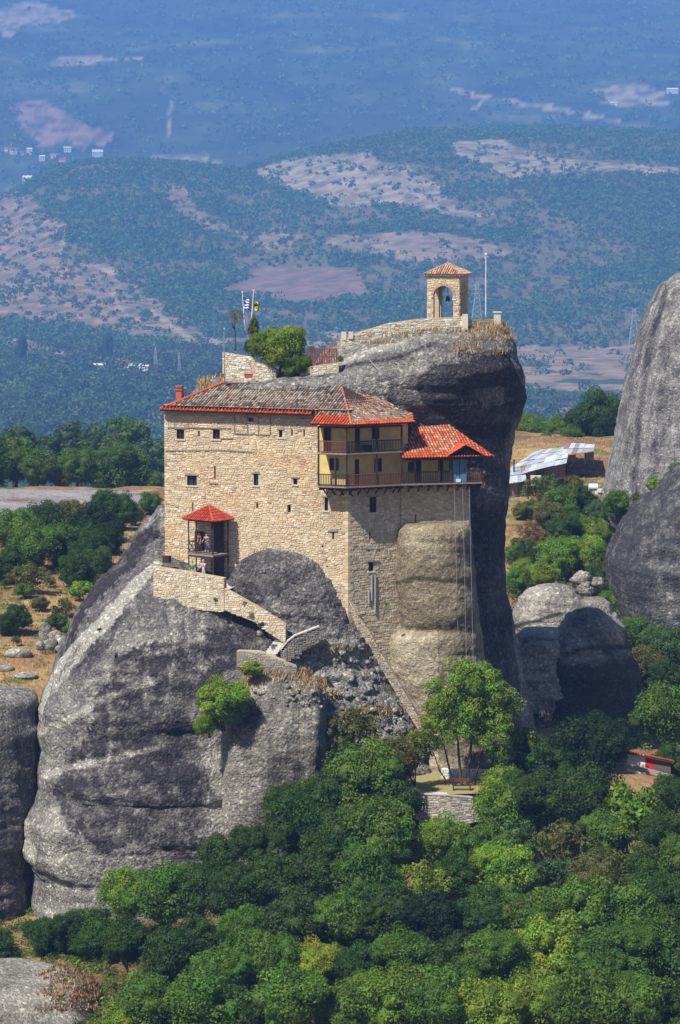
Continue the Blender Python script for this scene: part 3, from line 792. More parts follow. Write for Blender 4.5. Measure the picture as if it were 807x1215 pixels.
# ------------------------------------------------------------------ stone walls
STONES = [(.62, .49, .31), (.58, .45, .28), (.66, .54, .36), (.53, .42, .27), (.62, .47, .30), (.58, .42, .27), (.50, .40, .28), (.68, .58, .41), (.60, .50, .35)]
PALE_STONES = [(.62, .57, .46), (.54, .48, .38), (.70, .66, .55), (.46, .41, .33), (.58, .50, .38)]

def stone_face(mb, W, s0, s1, z0, z1, holes=(), pal=STONES, hmin=.11, hmax=.21, wmin=.16, wmax=.48, off=0.0, test=None, seed=1, warm=None):
    """rough coursed rubble: every stone its own bevelled block in front of the mortar"""
    r = random.Random(seed)
    z = z0; row = 0
    while z < z1 - .05:
        h = min(r.uniform(hmin, hmax), z1 - z)
        s = s0 - r.uniform(0, .2)
        while s < s1 - .03:
            w = r.uniform(wmin, wmax)
            a, b = max(s, s0), min(s + w, s1)
            s += w
            if b - a < .06: continue
            g = .012
            dz0, dz1 = r.uniform(-.02, .02), r.uniform(-.02, .02)
            c0, c1, c2, c3 = a + g, b - g, z + g + dz0, z + h - g + dz1
            if c3 - c2 < .05: continue
            if any(c0 < q[1] and c1 > q[0] and c2 < q[3] and c3 > q[2] for q in holes): continue
            if test and not test((a + b) / 2, z + h / 2): continue
            o = off + r.uniform(.015, .06); e = r.uniform(.015, .03)
            k = r.uniform(.86, 1.1)
            c = pal[r.randrange(len(pal))]
            if r.random() < .03: c = (.34, .28, .21)
            if warm: c = warm(c, (a + b) / 2, z + h / 2, r)
            c = tuple(min(x * k * q_, .85) for x, q_ in zip(c, (1.05, 1.10, 1.14)))
            wv = .045 * sin(c0 * 1.7 + seed + row * .13) + .03 * sin(c0 * 4.1 + row * .5); c2 += wv; c3 += wv
            F_ = [W.P(c0 + e, c2 + e, o), W.P(c1 - e * r.uniform(.5, 2), c2 + e, o), W.P(c1 - e, c3 - e, o), W.P(c0 + e * r.uniform(.5, 2), c3 - e, o)]
            B_ = [W.P(c0, c2, off - .01), W.P(c1, c2, off - .01), W.P(c1, c3, off - .01), W.P(c0, c3, off - .01)]
            mb.poly(F_, c)
            for i in range(4): mb.poly([B_[i], B_[(i + 1) % 4], F_[(i + 1) % 4], F_[i]], c)
        z += h; row += 1

def wall_grid(mb, W, s0, s1, z0, z1, holes, depth=.35, c=(1, 1, 1)):
    """mortar skin with real openings and reveals"""
    ss = sorted({s0, s1, *[q[0] for q in holes], *[q[1] for q in holes]}); zs = sorted({z0, z1, *[q[2] for q in holes], *[q[3] for q in holes]})
    for a, b in zip(ss[:-1], ss[1:]):
        for d, e in zip(zs[:-1], zs[1:]):
            m, k = (a + b) / 2, (d + e) / 2
            if any(q[0] < m < q[1] and q[2] < k < q[3] for q in holes): continue
            mb.poly([W.P(a, d), W.P(b, d), W.P(b, e), W.P(a, e)], c)
    for q in holes:
        a, b, d, e = q[:4]
        mb.poly([W.P(a, d), W.P(a, d, -depth), W.P(a, e, -depth), W.P(a, e)], c)
        mb.poly([W.P(b, d, -depth), W.P(b, d), W.P(b, e), W.P(b, e, -depth)], c)
        mb.poly([W.P(a, e), W.P(a, e, -depth), W.P(b, e, -depth), W.P(b, e)], c)
        mb.poly([W.P(a, d, -depth), W.P(a, d), W.P(b, d), W.P(b, d, -depth)], c)

# ------------------------------------------------------------------ the monastery
C0 = at(413, 650, 250.0)
WL = Plane(C0, radians(-22)); WR = Plane(C0, radians(27))
WL_s = lambda px, py=600: WL.sz(px, py)[0]
Z = lambda W, py, px=400, off=0: W.sz(px, py, off)[1]
house = empty('monastery', (C0.x, C0.y, 63), 0, 'fortress-like stone monastery with weathered tile roof and timber balconies on the cliff', 'monastery')

sA = WL.sz(195, 520)[0]
zeL = WL.sz(280, 490)[1] + .05          # under the eave, left wing
def hole(W, x0, x1, y0, y1, kind='slit'):
    a, zt = W.sz(x0, y0); b, _ = W.sz(x1, y0); _, zb = W.sz((x0 + x1) / 2, y1)
    return (a, b, zb, zt, kind)
holesL = [hole(WL, 209.5, 218.5, 509, 521, 'window'), hole(WL, 235, 237.2, 511, 518), hole(WL, 252.5, 261, 509, 521, 'window'),
          hole(WL, 222, 233.5, 564, 576, 'window'), hole(WL, 254, 256, 553, 569), hole(WL, 301, 306.5, 562, 576, 'window'),
          hole(WL, 348, 353, 567.5, 575, 'window'), hole(WL, 331, 335, 510, 519, 'window'), hole(WL, 345.5, 347.5, 509, 517), hole(WL, 360, 361.8, 509, 518),
          hole(WL, 295, 301, 493, 500, 'window'), hole(WL, 304, 306.5, 597, 603), hole(WL, 341, 345, 599, 608), hole(WL, 228, 229.5, 596, 607),
          hole(WL, 385, 389.5, 590, 606, 'window'), hole(WL, 394, 396.5, 631, 640), hole(WL, 381.5, 384, 647, 649.5), hole(WL, 387.5, 389.5, 671, 673.5),
          hole(WL, 231, 243, 630, 656, 'door')]
holesR = [hole(WR, 438.5, 447, 590, 608, 'window'), hole(WR, 438, 440.5, 631, 640), hole(WR, 437.5, 443.5, 667, 678, 'window'), hole(WR, 437, 439, 652, 655), hole(WR, 450, 452, 652, 655),
          hole(WR, 459, 461, 616, 618), hole(WR, 418, 420, 606, 608)]
def pit(W, h, name='window'):
    a, b, z0, z1, kind = h
    if kind == 'door':
        mb = MB(); mb.pbox(W, a + .02, b - .02, z0 + .02, z1 - .02, -.34, -.26); mb.build('door', M_WOOD, house); return
    mb = MB()
    if kind == 'window':
        t = .05
        mb.pbox(W, a, b, z1 - t, z1, -.2, -.1); mb.pbox(W, a, b, z0, z0 + t, -.2, -.1); mb.pbox(W, a, a + t, z0 + t, z1 - t, -.2, -.1); mb.pbox(W, b - t, b, z0 + t, z1 - t, -.2, -.1)
        if b - a > .45: mb.pbox(W, (a + b) / 2 - .025, (a + b) / 2 + .025, z0 + t, z1 - t, -.2, -.1)
        f = mb.build('window', M_WOOD, house)
        q_ = MB(); q_.pbox(W, a - .12, b + .12, z0 - .11, z0 - .005, -.02, .10); q_.build('sill', M_COPING, f)
        q_ = MB(); q_.pbox(W, a - .18, b + .18, z1 + .005, z1 + .12, -.02, .075); q_.build('lintel', M_WOODGREY, f)
        p = MB(); p.pbox(W, a, b, z0, z1, -.34, -.24); p.build('pane', M_GLASS, f)
    else:
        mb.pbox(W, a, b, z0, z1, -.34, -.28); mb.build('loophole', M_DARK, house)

def warmL(c, s, z, r):
    # patches of redder and paler masonry as on the real wall
    p = np.array([[s, z, 0.0]])
    n = float(fbm(p, (.35, .5, 1), 3, 12)[0]); m = float(fbm(p, (.3, .3, 1), 3, 19)[0])
    if n > .2: c = (c[0] * 1.0, c[1] * .9, c[2] * .82)
    if m < -.2: c = (c[0] * .85, c[1] * .86, c[2] * .9)
    return c
# left wing wall: mortar, stones
zb = 57.0
sBal = WL.sz(378, 560)[0]; zBal = WL.sz(395, 579)[1]
mb = MB()
zTop = WL.sz(280, 487)[1] + .3
# battered left edge: the wall flares out a little downwards
wall_grid(mb, WL, sA, sBal, zb, zTop, [h for h in holesL if h[1] < sBal])
wall_grid(mb, WL, sBal, 0, zb, zBal, [h for h in holesL if h[0] >= sBal])
EL = WL.P(sA, 0); depth = 7.5
back = WL.n * -depth
mb.poly([WL.P(sA, zb, -depth), WL.P(sA, zb), WL.P(sA, zTop), WL.P(sA, zTop, -depth)])
mb.poly([WL.P(sA, zTop, -depth), WL.P(sA, zTop), WL.P(0, zTop), WL.P(0, zTop, -depth)])
sRend = WR.sz(490, 560)[0]
wall_grid(mb, WR, 0, sRend, zb, zBal, holesR)
mb.build('wall', M_MORTAR, house)
mb = MB()
stone_face(mb, WL, sA, sBal, zb + 3.5, zTop - .8, holesL, seed=3, warm=warmL)
stone_face(mb, WL, sBal, -.02, zb + 2.5, zBal, holesL, seed=4, warm=warmL)
WEnd = Plane(WL.P(sA, 0), WL.ang + pi / 2)     # the narrow left end
stone_face(mb, Plane(WL.P(sA, 0, -depth), WL.ang - pi / 2), 0, depth, zb + 3, zTop - .6, seed=5) if False else None
mb.build('wall_stone', M_STONE, house, kind='stuff', label='cream and ochre rubble stones of the long sunlit wall')
mb = MB()
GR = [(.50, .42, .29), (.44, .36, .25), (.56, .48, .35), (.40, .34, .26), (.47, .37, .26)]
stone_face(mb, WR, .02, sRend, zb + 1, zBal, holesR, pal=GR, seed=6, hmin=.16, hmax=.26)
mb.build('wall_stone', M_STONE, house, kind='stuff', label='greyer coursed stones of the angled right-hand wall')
# quoins on the corner between the walls
q = 0; z = zb + 4
while z < zBal - .3:
    h = rnd.uniform(.22, .34); a = .22 if q % 2 else .42; b = .42 if q % 2 else .22
    mb = MB(); c = STONES[rnd.randrange(9)]
    p0 = [WL.P(-a, z, .07), WR.P(0, z, .075) , WR.P(b, z, .07), WR.P(b, z, -.05), WL.P(-.02, z, -.05), WL.P(-a, z, -.05)]
    cc = WL.P(0, 0, .07); dd = WR.P(0, 0, .07); k = (cc + dd) / 2; k = C0.xy.to_3d() + (k - C0.xy.to_3d()) * 1.0
    ring = [WL.P(-a, z, .045), Vector((k.x, k.y, z)), WR.P(b, z, .045), WR.P(b, z, -.05), WL.P(-a, z, -.05)]
    top = [Vector((v.x, v.y, z + h - .02)) for v in ring]
    mb.poly(ring[::-1], c); mb.poly(top, c)
    for i in range(5): mb.poly([ring[i], ring[(i + 1) % 5], top[(i + 1) % 5], top[i]], c)
    mb.build('quoin', M_STONE, house); z += h; q += 1
for h in holesL + holesR: pit(WL if h in holesL else WR, h)
# timber and ledges let into the long wall
def strip(W, pts, w, off0, off1, name, mat, parent=house):
    mb = MB()
    for (x0, y0), (x1, y1) in zip(pts[:-1], pts[1:]):
        s0, z0 = W.sz(x0, y0); s1, z1 = W.sz(x1, y1)
        if abs(s1 - s0) > abs(z1 - z0):
            p = [W.P(s0, z0 - w, off1), W.P(s1, z1 - w, off1), W.P(s1, z1 - w, off0), W.P(s0, z0 - w, off0), W.P(s0, z0 + w, off1), W.P(s1, z1 + w, off1), W.P(s1, z1 + w, off0), W.P(s0, z0 + w, off0)]
        else:
            p = [W.P(s1 - w, z1, off1), W.P(s1 + w, z1, off1), W.P(s1 + w, z1, off0), W.P(s1 - w, z1, off0), W.P(s0 - w, z0, off1), W.P(s0 + w, z0, off1), W.P(s0 + w, z0, off0), W.P(s0 - w, z0, off0)]
        mb.hexa(p)
    return mb.build(name, mat, parent)
strip(WL, [(197, 534.5), (265, 534), (303, 536.5)], .05, 0, .09, 'timber_band', M_WOODGREY)
strip(WL, [(199, 507), (274, 508)], .035, 0, .09, 'timber_band', M_WOODGREY)
for x in (278.5, 294, 307, 321): strip(WL, [(x, 493), (x, 515)], .04, 0, .09, 'timber_post', M_WOODGREY)
strip(WL, [(278, 514), (321, 516)], .04, 0, .1, 'timber_band', M_WOODGREY)
strip(WL, [(262, 520), (277, 520)], .03, 0, .1, 'timber_band', M_WOODGREY)
strip(WL, [(249, 573.5), (259, 573.5)], .04, 0, .12, 'sill', M_WOODGREY)
for (x0, x1, y) in ((435, 450, 666), (389, 401, 630), ): strip(WR if x0 > 413 else WL, [(x0, y), (x1, y)], .05, 0, .1, 'lintel', M_WOODGREY)
# plastered frieze under the eave
mb = MB(); mb.pbox(WL, sA, sBal, zTop - .85, zTop - .02, -.05, .03); mb.build('eave_band', mat_plain('grey_render', (.36, .31, .24), .95, 3, .3, .4, .02, .1), house)
# drain pipe on the angled wall
mb = MB()
for (x, y0, y1) in ((440.5, 682, 712), (444.5, 682, 728), (437, 700, 716)):
    s, z0 = WR.sz(x, y0); _, z1 = WR.sz(x, y1); mb.bar(WR.P(s, z0, .12), WR.P(s, z1, .12), .07, n=6)
mb.build('drain_pipe', M_METAL, house)

# ------------------------------------------------------------------ roofs
OLD = [(.26, .18, .13), (.20, .15, .12), (.13, .11, .10), (.30, .20, .14), (.09, .08, .075), (.36, .29, .22), (.28, .25, .21), (.34, .16, .09), (.40, .34, .27)]
NEW = [(.60, .10, .03), (.55, .09, .025), (.65, .13, .04), (.50, .08, .03)]
def roof_slope(mb, base, E0, E1, T1, T0, fcol, pitch_w=.24, tl=.38, seed=1):
    """tile rows on the quad/triangle E0 E1 (eave, left to right) T1 T0 (top)"""
    r = random.Random(seed)
    E0, E1, T1, T0 = map(Vector, (E0, E1, T1, T0))
    u = (E1 - E0); L = u.length; u.normalize()
    nrm = (E1 - E0).cross((T0 + T1) / 2 - E0).normalized()
    if nrm.z < 0: nrm = -nrm
    v = nrm.cross(u)
    if v.z < 0: v = -v
    P2 = lambda p: ((p - E0).dot(u), (p - E0).dot(v))
    poly = [P2(p) for p in (E0, E1, T1, T0)]
    base.poly([E0 - nrm * .1, E1 - nrm * .1, T1 - nrm * .1, T0 - nrm * .1]); base.poly([E0, E1, T1, T0])
    base.poly([E0 - nrm * .1, E1 - nrm * .1, E1, E0])
    a = min(p[0] for p in poly); b = max(p[0] for p in poly)
    s = a + pitch_w / 2
    while s < b:
        # vertical extent of the polygon in this column
        ys = []
        for i in range(4):
            (x1, y1), (x2, y2) = poly[i], poly[(i + 1) % 4]
            if abs(x2 - x1) > 1e-6 and (x1 - s) * (x2 - s) <= 0: ys.append(y1 + (y2 - y1) * (s - x1) / (x2 - x1))
        if len(ys) >= 2:
            y0, y1 = min(ys), max(ys)
            y = y0 - .06; k = 0
            while y < y1 - .05:
                ye = min(y + tl + .05, y1 + .03)
                sj = s + r.uniform(-.015, .015); w0 = pitch_w * .42; w1 = pitch_w * .34; lift = r.uniform(0, .02)
                c = fcol(r, y, (y1 if y1 > 0 else 1), s / L)
                A = []; B_ = []
                for t in (0, .25, .5, .75, 1):
                    an = pi * (1 - t)
                    A.append(E0 + u * (sj + cos(an) * w0) + v * y + nrm * (sin(an) * w0 * .85 + .03 + lift))
                    B_.append(E0 + u * (sj + cos(an) * w1) + v * ye + nrm * (sin(an) * w1 * .85 + .0 + lift))
                for i in range(4): mb.poly([A[i], A[i + 1], B_[i + 1], B_[i]], c)
                mb.poly(A, tuple(x * .8 for x in c))
                y += tl; k += 1
        s += pitch_w
def ridge_tiles(mb, A, B, c0, seed=1, w=.15):
    r = random.Random(seed); A = Vector(A); B = Vector(B); d = B - A; n = max(1, int(d.length / .38)); d.normalize()
    side = d.cross(Vector((0, 0, 1))).normalized(); up = side.cross(d)
    for i in range(n):
        p = A + (B - A) * (i / n) ; q = A + (B - A) * ((i + 1.12) / n); c = c0[r.randrange(len(c0))]
        k = r.uniform(.8, 1.1); c = tuple(x * k for x in c)
        a = [p + side * cos(pi * t) * w + up * (sin(pi * t) * w * .8 + .05) for t in (0, .25, .5, .75, 1)]
        b = [q + side * cos(pi * t) * w * .85 + up * (sin(pi * t) * w * .7 + .03) for t in (0, .25, .5, .75, 1)]
        for j in range(4): mb.poly([a[j], a[j + 1], b[j + 1], b[j]], c)
        mb.poly(a, c)
def old_col(new_rows=.42, mixr=.0):
    def f(r, y, ymax, t):
        if y < new_rows: c = NEW[r.randrange(4)]
        else:
            c = OLD[r.randrange(len(OLD))] if r.random() < .55 else OLD[(int(t * 991) * 7 + int(y * .8) * 3) % len(OLD)]
            if r.random() < mixr * .6: c = (.40, .15, .08)
        k = r.uniform(.75, 1.2); return tuple(min(.8, x * k) for x in c)
    return f
def onplane(W, px, py, off):
    s, z = W.sz(px, py, off); return W.P(s, z, off)
eA = onplane(WL, 190, 487, .75); eB = onplane(WL, 369, 491, .75)
r1 = at(265, 453, 258.6); r2 = at(405, 459, 255.2)
zr_ = (r1.z + r2.z) / 2; r1.z = r2.z = zr_
zE = (eA.z + eB.z) / 2; eA.z = eB.z = zE
fC = onplane(WL, 417, 505, 1.75); fL = onplane(WL, 368, 503, 1.75)
fR = onplane(WR, 492, 500, 1.5); fL.z = fC.z = fR.z = (fC.z + fR.z + fL.z) / 3
base = MB(); tl = MB()
roof_slope(tl, base, eA, eB, r2, r1, old_col(.36), seed=1)
# meet point of the wide front eave with the long slope
roof_slope(tl, base, fL, fC, r2, r2 + (eB - r2) * .55 + Vector((-.1, 0, .03)), lambda r, y, ym, t: (old_col(1.25)(r, y, ym, t)), seed=2)
r3 = at(470, 470, 259.0); r3.z = zr_ - .25
roof_slope(tl, base, fC, fR, at(488, 497, 253.0), r2, old_col(.55, .2), seed=3)
roof_slope(tl, base, fC, at(488, 497, 253.0), at(440, 466, 256.5), r2, old_col(-1, .3), seed=4)
# left hip end and back slope
bA = eA + WL.n * -9.2
roof_slope(tl, base, bA, eA, r1, r1, old_col(.36, .2), seed=5)
base.poly([bA, r1, r2, eB + WL.n * -9.2]); base.poly([eB + WL.n * -9.2, r2, at(488, 497, 253.0), at(500, 497, 258.5)])
base.build('roof', M_WOOD, house)
tl.build('roof_tile', M_TILE, house, kind='stuff', label='mottled brown and buff barrel tiles with a bright red eave row')
rt = MB(); ridge_tiles(rt, r1, r2, OLD, 1, .13); ridge_tiles(rt, r2, fC + Vector((0, 0, .05)), [(.5, .16, .09), (.45, .15, .09)], 2, .1); ridge_tiles(rt, r1, eA + Vector((0, 0, .05)), NEW, 3, .13)
rt.build('ridge_tile', M_TILE, house, kind='stuff')
# soffit, joists
mb = MB()
for i in range(44):
    s = sA + .2 + i * (sBal - sA) / 44; mb.pbox(WL, s, s + .1, zTop - .14, zTop - .02, -.05, .66)
mb.build('rafter_end', M_WOOD, house, kind='stuff')

def chimney(px, yb, yt, Y, w, label):
    e = empty('chimney', at(px, yb, Y), radians(-22), label, 'chimney')
    e.parent = house; e.matrix_parent_inverse = wmat(house).inverted()
    for k in ('category',): del e[k]
    b = at(px, yb, Y); t = at(px, yt, Y); m = MB()
    m.box(b.x, b.y, (b.z - .5 + t.z) / 2, w, w, t.z - b.z + .5, rz=radians(-22)); m.build('stack', M_BRICK, e)
    m = MB(); m.box(b.x, b.y, t.z + .05, w * 1.35, w * 1.35, .1, rz=radians(-22))
    for dx in (-1, 1):
        for dy in (-1, 1): m.box(b.x + dx * w * .42, b.y + dy * w * .42, t.z + .2, w * .2, w * .2, .2)
    m.box(b.x, b.y, t.z + .34, w * 1.25, w * 1.25, .08, rz=radians(-22)); m.build('cap', M_BRICK, e)
chimney(213.5, 473, 463, 256.8, .5, 'small red brick chimney on the left hip')
chimney(472.5, 486, 474, 256.5, .6, 'red brick chimney behind the balcony roof')

# ------------------------------------------------------------------ balconies
BL = WL.off(1.45); BR = WR.off(1.3)
# corner of the two offset planes
def meet(A, B):
    m = Matrix(((A.h.x, -B.h.x), (A.h.y, -B.h.y))); d = B.p - A.p
    t = m.inverted() @ Vector((d.x, d.y)); return A.p + A.h * t.x
K = meet(BL, BR); K3 = Vector((K.x, K.y, 0))
BL = Plane(K3, WL.ang); BR = Plane(K3, WR.ang)
sL = BL.sz(378, 560)[0]; sR = BR.sz(476.5, 560)[0]
W2 = Plane(BR.P(sR, 0), radians(14)); s2 = W2.sz(572, 560)[0]
W2w = W2.off(-1.35)
zU = BL.sz(400, 538)[1]; zF = BL.sz(400, 577.4)[1]; zC = BL.sz(400, 506)[1]
# plastered rooms behind
doorsL = [hole(WL, 384, 393, 506, 537, 'd'), hole(WL, 391, 402, 543.5, 558, 'w')]
doorsR = [hole(WR, 421, 427, 507, 538, 'd'), hole(WR, 441, 450, 505, 521, 'w'), hole(WR, 421, 426, 545, 577, 'd'), hole(WR, 444, 453, 544, 560, 'w')]
def rooms(W, s0, s1, z0, z1, hs, par):
    m = MB(); wall_grid(m, W, s0, s1, z0, z1, hs, .2); m.build('plaster_wall', M_PLASTER, par)
    for a, b, c, d, k in hs:
        m = MB(); t = .06
        m.pbox(W, a, a + t, c, d, -.12, .03); m.pbox(W, b - t, b, c, d, -.12, .03); m.pbox(W, a + t, b - t, d - t, d, -.12, .03)
        if k == 'w':
            m.pbox(W, a + t, b - t, c, c + t, -.12, .03); m.pbox(W, (a + b) / 2 - .03, (a + b) / 2 + .03, c + t, d - t, -.12, .02)
            f = m.build('window', M_WOODRED, par); p = MB(); p.pbox(W, a, b, c, d, -.19, -.14); p.build('pane', M_GLASS, f)
        else:
            f = m.build('door', M_WOODRED, par); p = MB(); p.pbox(W, a + t, b - t, c, d - t, -.19, -.13); p.build('door_leaf', M_WOOD, f)
sWR = WR.sz(482, 520)[0]
rooms(WL, sBal, 0, zF, zTop - .4, doorsL, house)
rooms(WR, 0, sWR, zF, zTop - .6, doorsR, house)
h2 = [hole(W2w, 484, 490, 548, 560, 'w'), hole(W2w, 493, 500, 545, 574, 'd'), hole(W2w, 520, 526, 545, 574, 'd')]
rooms(W2w, -.2, s2 - 1.4, zF, zF + 2.6, h2, house)
m = MB(); m.pbox(W2w, 0, s2 - .8, zF - .12, zF + .0, -4, 0); m.pbox(W2w, s2 - 1.5, s2 - 1.4, zF, zF + 2.2, -4, 0); m.pbox(W2w, s2 - 1.3, s2 - .2, zF - .1, zF + 2.1, -4, -2.6)
m.build('back_wall', M_WOOD, house)
m = MB(); m.pbox(WR, sWR, sWR + .15, zF, zC - .1, -4.5, 0); m.build('plaster_wall', M_PLASTER, house)
# blue door under the little gable
a, zt = W2.sz(537.5, 545); b, _ = W2.sz(554, 545)
m = MB(); m.pbox(W2, a, b, zF + .05, zt, -.16, -.06); dr = m.build('door', M_BLUE, house, label='blue painted door under the small gable')
m = MB(); m.pbox(W2, (a + b) / 2 - .02, (a + b) / 2 + .02, zF + .1, zt - .05, -.06, -.03); m.pbox(W2, b - .2, b - .12, zF + 1.0, zF + 1.15, -.06, .0); m.build('door_trim', M_WOOD, dr)
m = MB(); m.pbox(W2, (a + b) / 2 - .3, (a + b) / 2 + .05, zF + .06, zF + .3, -.04, .12); m.build('white_sack', M_WHITE, house)

bal = empty('balcony', K3 + Vector((0, 0, zF)), 0); bal.parent = house; bal.matrix_parent_inverse = wmat(house).inverted()
def slab(W, s0, s1, z, dep, name='floor_slab'):
    m = MB(); m.pbox(W, s0, s1, z - .13, z, -dep, .04); m.build(name, M_WOOD, bal)
    m = MB(); m.pbox(W, s0, s1, z - .10, z + .03, .045, .085); m.build('edge_board', M_WOODGREY, bal)
def post(W, s, z0, z1, w=.07, o=0.0):
    m = MB(); m.pbox(W, s - w, s + w, z0, z1, o - w, o + w); m.build('post', M_WOOD, bal)
bal_me = None
def railing(W, s0, s1, z, mat=M_WOOD, h=.95, gap=.14, panel=False):
    global bal_me
    m = MB(); m.pbox(W, s0, s1, z + h - .05, z + h + .02, -.05, .03); m.pbox(W, s0, s1, z + .1, z + .15, -.04, .02); m.build('rail', mat, bal)
    n = int((s1 - s0) / gap)
    key = 'baluster' + mat.name
    me = bpy.data.meshes.get(key)
    if me is None:
        q = MB(); q.box(0, 0, .45, .045, .03, .86); me = q.mesh(key, mat)
    for i in range(1, n):
        p = W.P(s0 + (s1 - s0) * i / n, z + .06, -.01)
        o = bpy.data.objects.new('baluster', me); COL.objects.link(o); o.parent = bal; o.matrix_parent_inverse = wmat(bal).inverted(); o.location = p; o.rotation_euler = (0, 0, W.ang)
slab(BL, sL, 0, zF, 1.45); slab(BR, 0, sR, zF, 1.3); slab(W2, 0, s2, zF, 1.5)
slab(BL, sL, 0, zU, 1.45); slab(BR, 0, sR, zU, 1.3)
railing(BL, sL, 0, zF); railing(BR, 0, sR, zF, M_WOODRED); railing(W2, 0, W2.sz(533, 560)[0], zF, M_WOOD)
railing(W2, W2.sz(555, 560)[0], s2, zF, M_WOODRED)
railing(BL, sL, 0, zU, M_WOODRED); railing(BR, 0, sR, zU, M_WOOD)
for z0, z1 in ((zF, zU - .13), (zU, zC - .02)):
    for W, ss in ((BL, (sL, BL.sz(398, 560)[0] if z0 < zU - .5 else sL)), (BR, (0.0, BR.sz(447, 560)[0], sR))):
        for s in set(ss): post(W, s, z0, z1, .06)
for x in (477.5, 491, 521, 535, 556, 571.5): post(W2, W2.sz(x, 560)[0], zF, W2.sz(x, 543)[1], .06 if x != 535 else .09)
# beams, joists and brackets below
for W, a0, a1, dep in ((BL, sL, 0, 1.45), (BR, 0, sR, 1.3), (W2, 0, s2, 1.4)):
    n = int((a1 - a0) / .75)
    for i in range(n + 1):
        s = a0 + .1 + (a1 - a0 - .2) * i / n
        m = MB(); m.pbox(W, s - .09, s + .09, zF - .34, zF - .14, -dep, -.08); m.build('joist', M_WOOD, bal)
        m = MB(); m.bar(W.P(s, zF - .34, -.75), W.P(s, zF - .85, -dep - .05), .06); m.build('bracket', M_WOOD, bal)
for W, a0, a1 in ((BL, sL, 0), (BR, 0, sR)):
    m = MB(); m.pbox(W, a0, a1, zC - .14, zC, -.08, .08); m.build('beam', M_WOOD, bal)
m = MB(); zE2 = W2.sz(520, 543.5)[1]; m.pbox(W2, 0, s2, zE2 - .14, zE2, -.08, .08); m.build('beam', M_WOOD, bal)
# masonry tower under the second balcony
WT = W2w.off(.05); t0 = WT.sz(476, 600)[0]; t1 = WT.sz(557.5, 600)[0]; zt0 = WT.sz(520, 632)[1]
m = MB(); wall_grid(m, WT, t0, t1, zt0 - .8, zF - .14, [hole(WT, 492.5, 494, 610, 626)], .3)
WTs = Plane(WT.P(t1, 0), WT.ang + pi / 2); m.poly([WT.P(t1, zt0 - 3), WT.P(t1, zt0 - 3, -5), WT.P(t1, zF - .14, -5), WT.P(t1, zF - .14)])
m.build('wall', M_MORTAR, house)
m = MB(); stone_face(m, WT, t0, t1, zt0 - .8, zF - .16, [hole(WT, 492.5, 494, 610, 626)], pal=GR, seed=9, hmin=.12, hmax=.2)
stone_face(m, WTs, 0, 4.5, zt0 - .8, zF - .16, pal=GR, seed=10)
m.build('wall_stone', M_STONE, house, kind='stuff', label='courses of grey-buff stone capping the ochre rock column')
# lower right roof
base = MB(); tl = MB()
q0 = onplane(W2, 477.5, 543.5, .5); q1 = onplane(W2, 585, 541.5, .5); q0.z = q1.z = (q0.z + q1.z) / 2
t0_ = at(489, 505, 255.0); t1_ = at(533, 507, 256.0); t0_.z = t1_.z = (t0_.z + t1_.z) / 2
def rcol(r, y, ym, t):
    c = NEW[r.randrange(4)] if (y < .5 or r.random() < .35 + .5 * (t > .75)) else [(.55, .19, .09), (.50, .24, .14), (.42, .20, .12), (.58, .33, .22)][r.randrange(4)]
    k = r.uniform(.8, 1.15); return tuple(x * k for x in c)
roof_slope(tl, base, q0, q1, t1_, t0_, rcol, seed=11)
q2 = q1 + W2.n * -6; roof_slope(tl, base, q1, q2, t1_, t1_, rcol, seed=12)
# gable
g0 = onplane(W2, 530, 543, .62); g1_ = onplane(W2, 577, 541, .62); gp = onplane(W2, 553, 528, .62); gb = gp + W2.n * -2.0
g0.z = g1_.z = (g0.z + g1_.z) / 2
base.poly([g0, gp, gb, g0 + W2.n * -1.4]); base.poly([gp, g1_, g1_ + W2.n * -1.4, gb])
roof_slope(tl, base, g0 + W2.n * -1.4, g0, gp, gb, lambda r, y, ym, t: NEW[r.randrange(4)], seed=13)
roof_slope(tl, base, g1_, g1_ + W2.n * -1.4, gb, gp, lambda r, y, ym, t: NEW[r.randrange(4)], seed=14)
base.build('roof', M_WOOD, house); tl.build('roof_tile', M_TILE, house, kind='stuff', label='orange-red tiles of the lower roof over the right-hand balcony')
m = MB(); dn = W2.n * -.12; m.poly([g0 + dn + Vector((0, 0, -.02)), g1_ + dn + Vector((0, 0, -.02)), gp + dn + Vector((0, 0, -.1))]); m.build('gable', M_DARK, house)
# things the monks keep on the upper balcony: a dark chest
m = MB(); s_ = BR.sz(432, 530)[0]; m.pbox(BR, s_, s_ + .9, zU, zU + .55, -.9, -.35); tag(m.build('chest', M_WOOD), 'dark chest standing on the upper balcony behind the railing', 'chest')
# ------------------------------------------------------------------ kiosk on the terrace
kc = at(253, 619, 251.4)
aL, aR = radians(-40), radians(50)
KL = Plane(kc, aL)            # face looking left, runs from the left corner to the front corner
KR = Plane(kc, aR)
wl = 3.35; wr = 2.5
kiosk = empty('kiosk', (kc.x, kc.y, KL.sz(250, 683)[1]), 0, 'timber lookout kiosk with red hipped roof against the foot of the sunlit wall', 'kiosk')
zk = kc.z
c_f = Vector((kc.x, kc.y, zk)); c_l = KL.P(-wl, zk); c_r = KR.P(wr, zk); c_b = c_l + (c_r - c_f)
ctr = (c_f + c_l + c_r + c_b) / 4
pk = at(248, 600, ctr.y); pk.x = ctr.x; pk.x = at(248, 600, ctr.y).x
base = MB(); tl = MB()
kcol = lambda r, y, ym, t: tuple(x * r.uniform(.75, 1.05) for x in ((.42, .055, .025), (.38, .05, .025), (.46, .07, .03))[r.randrange(3)])
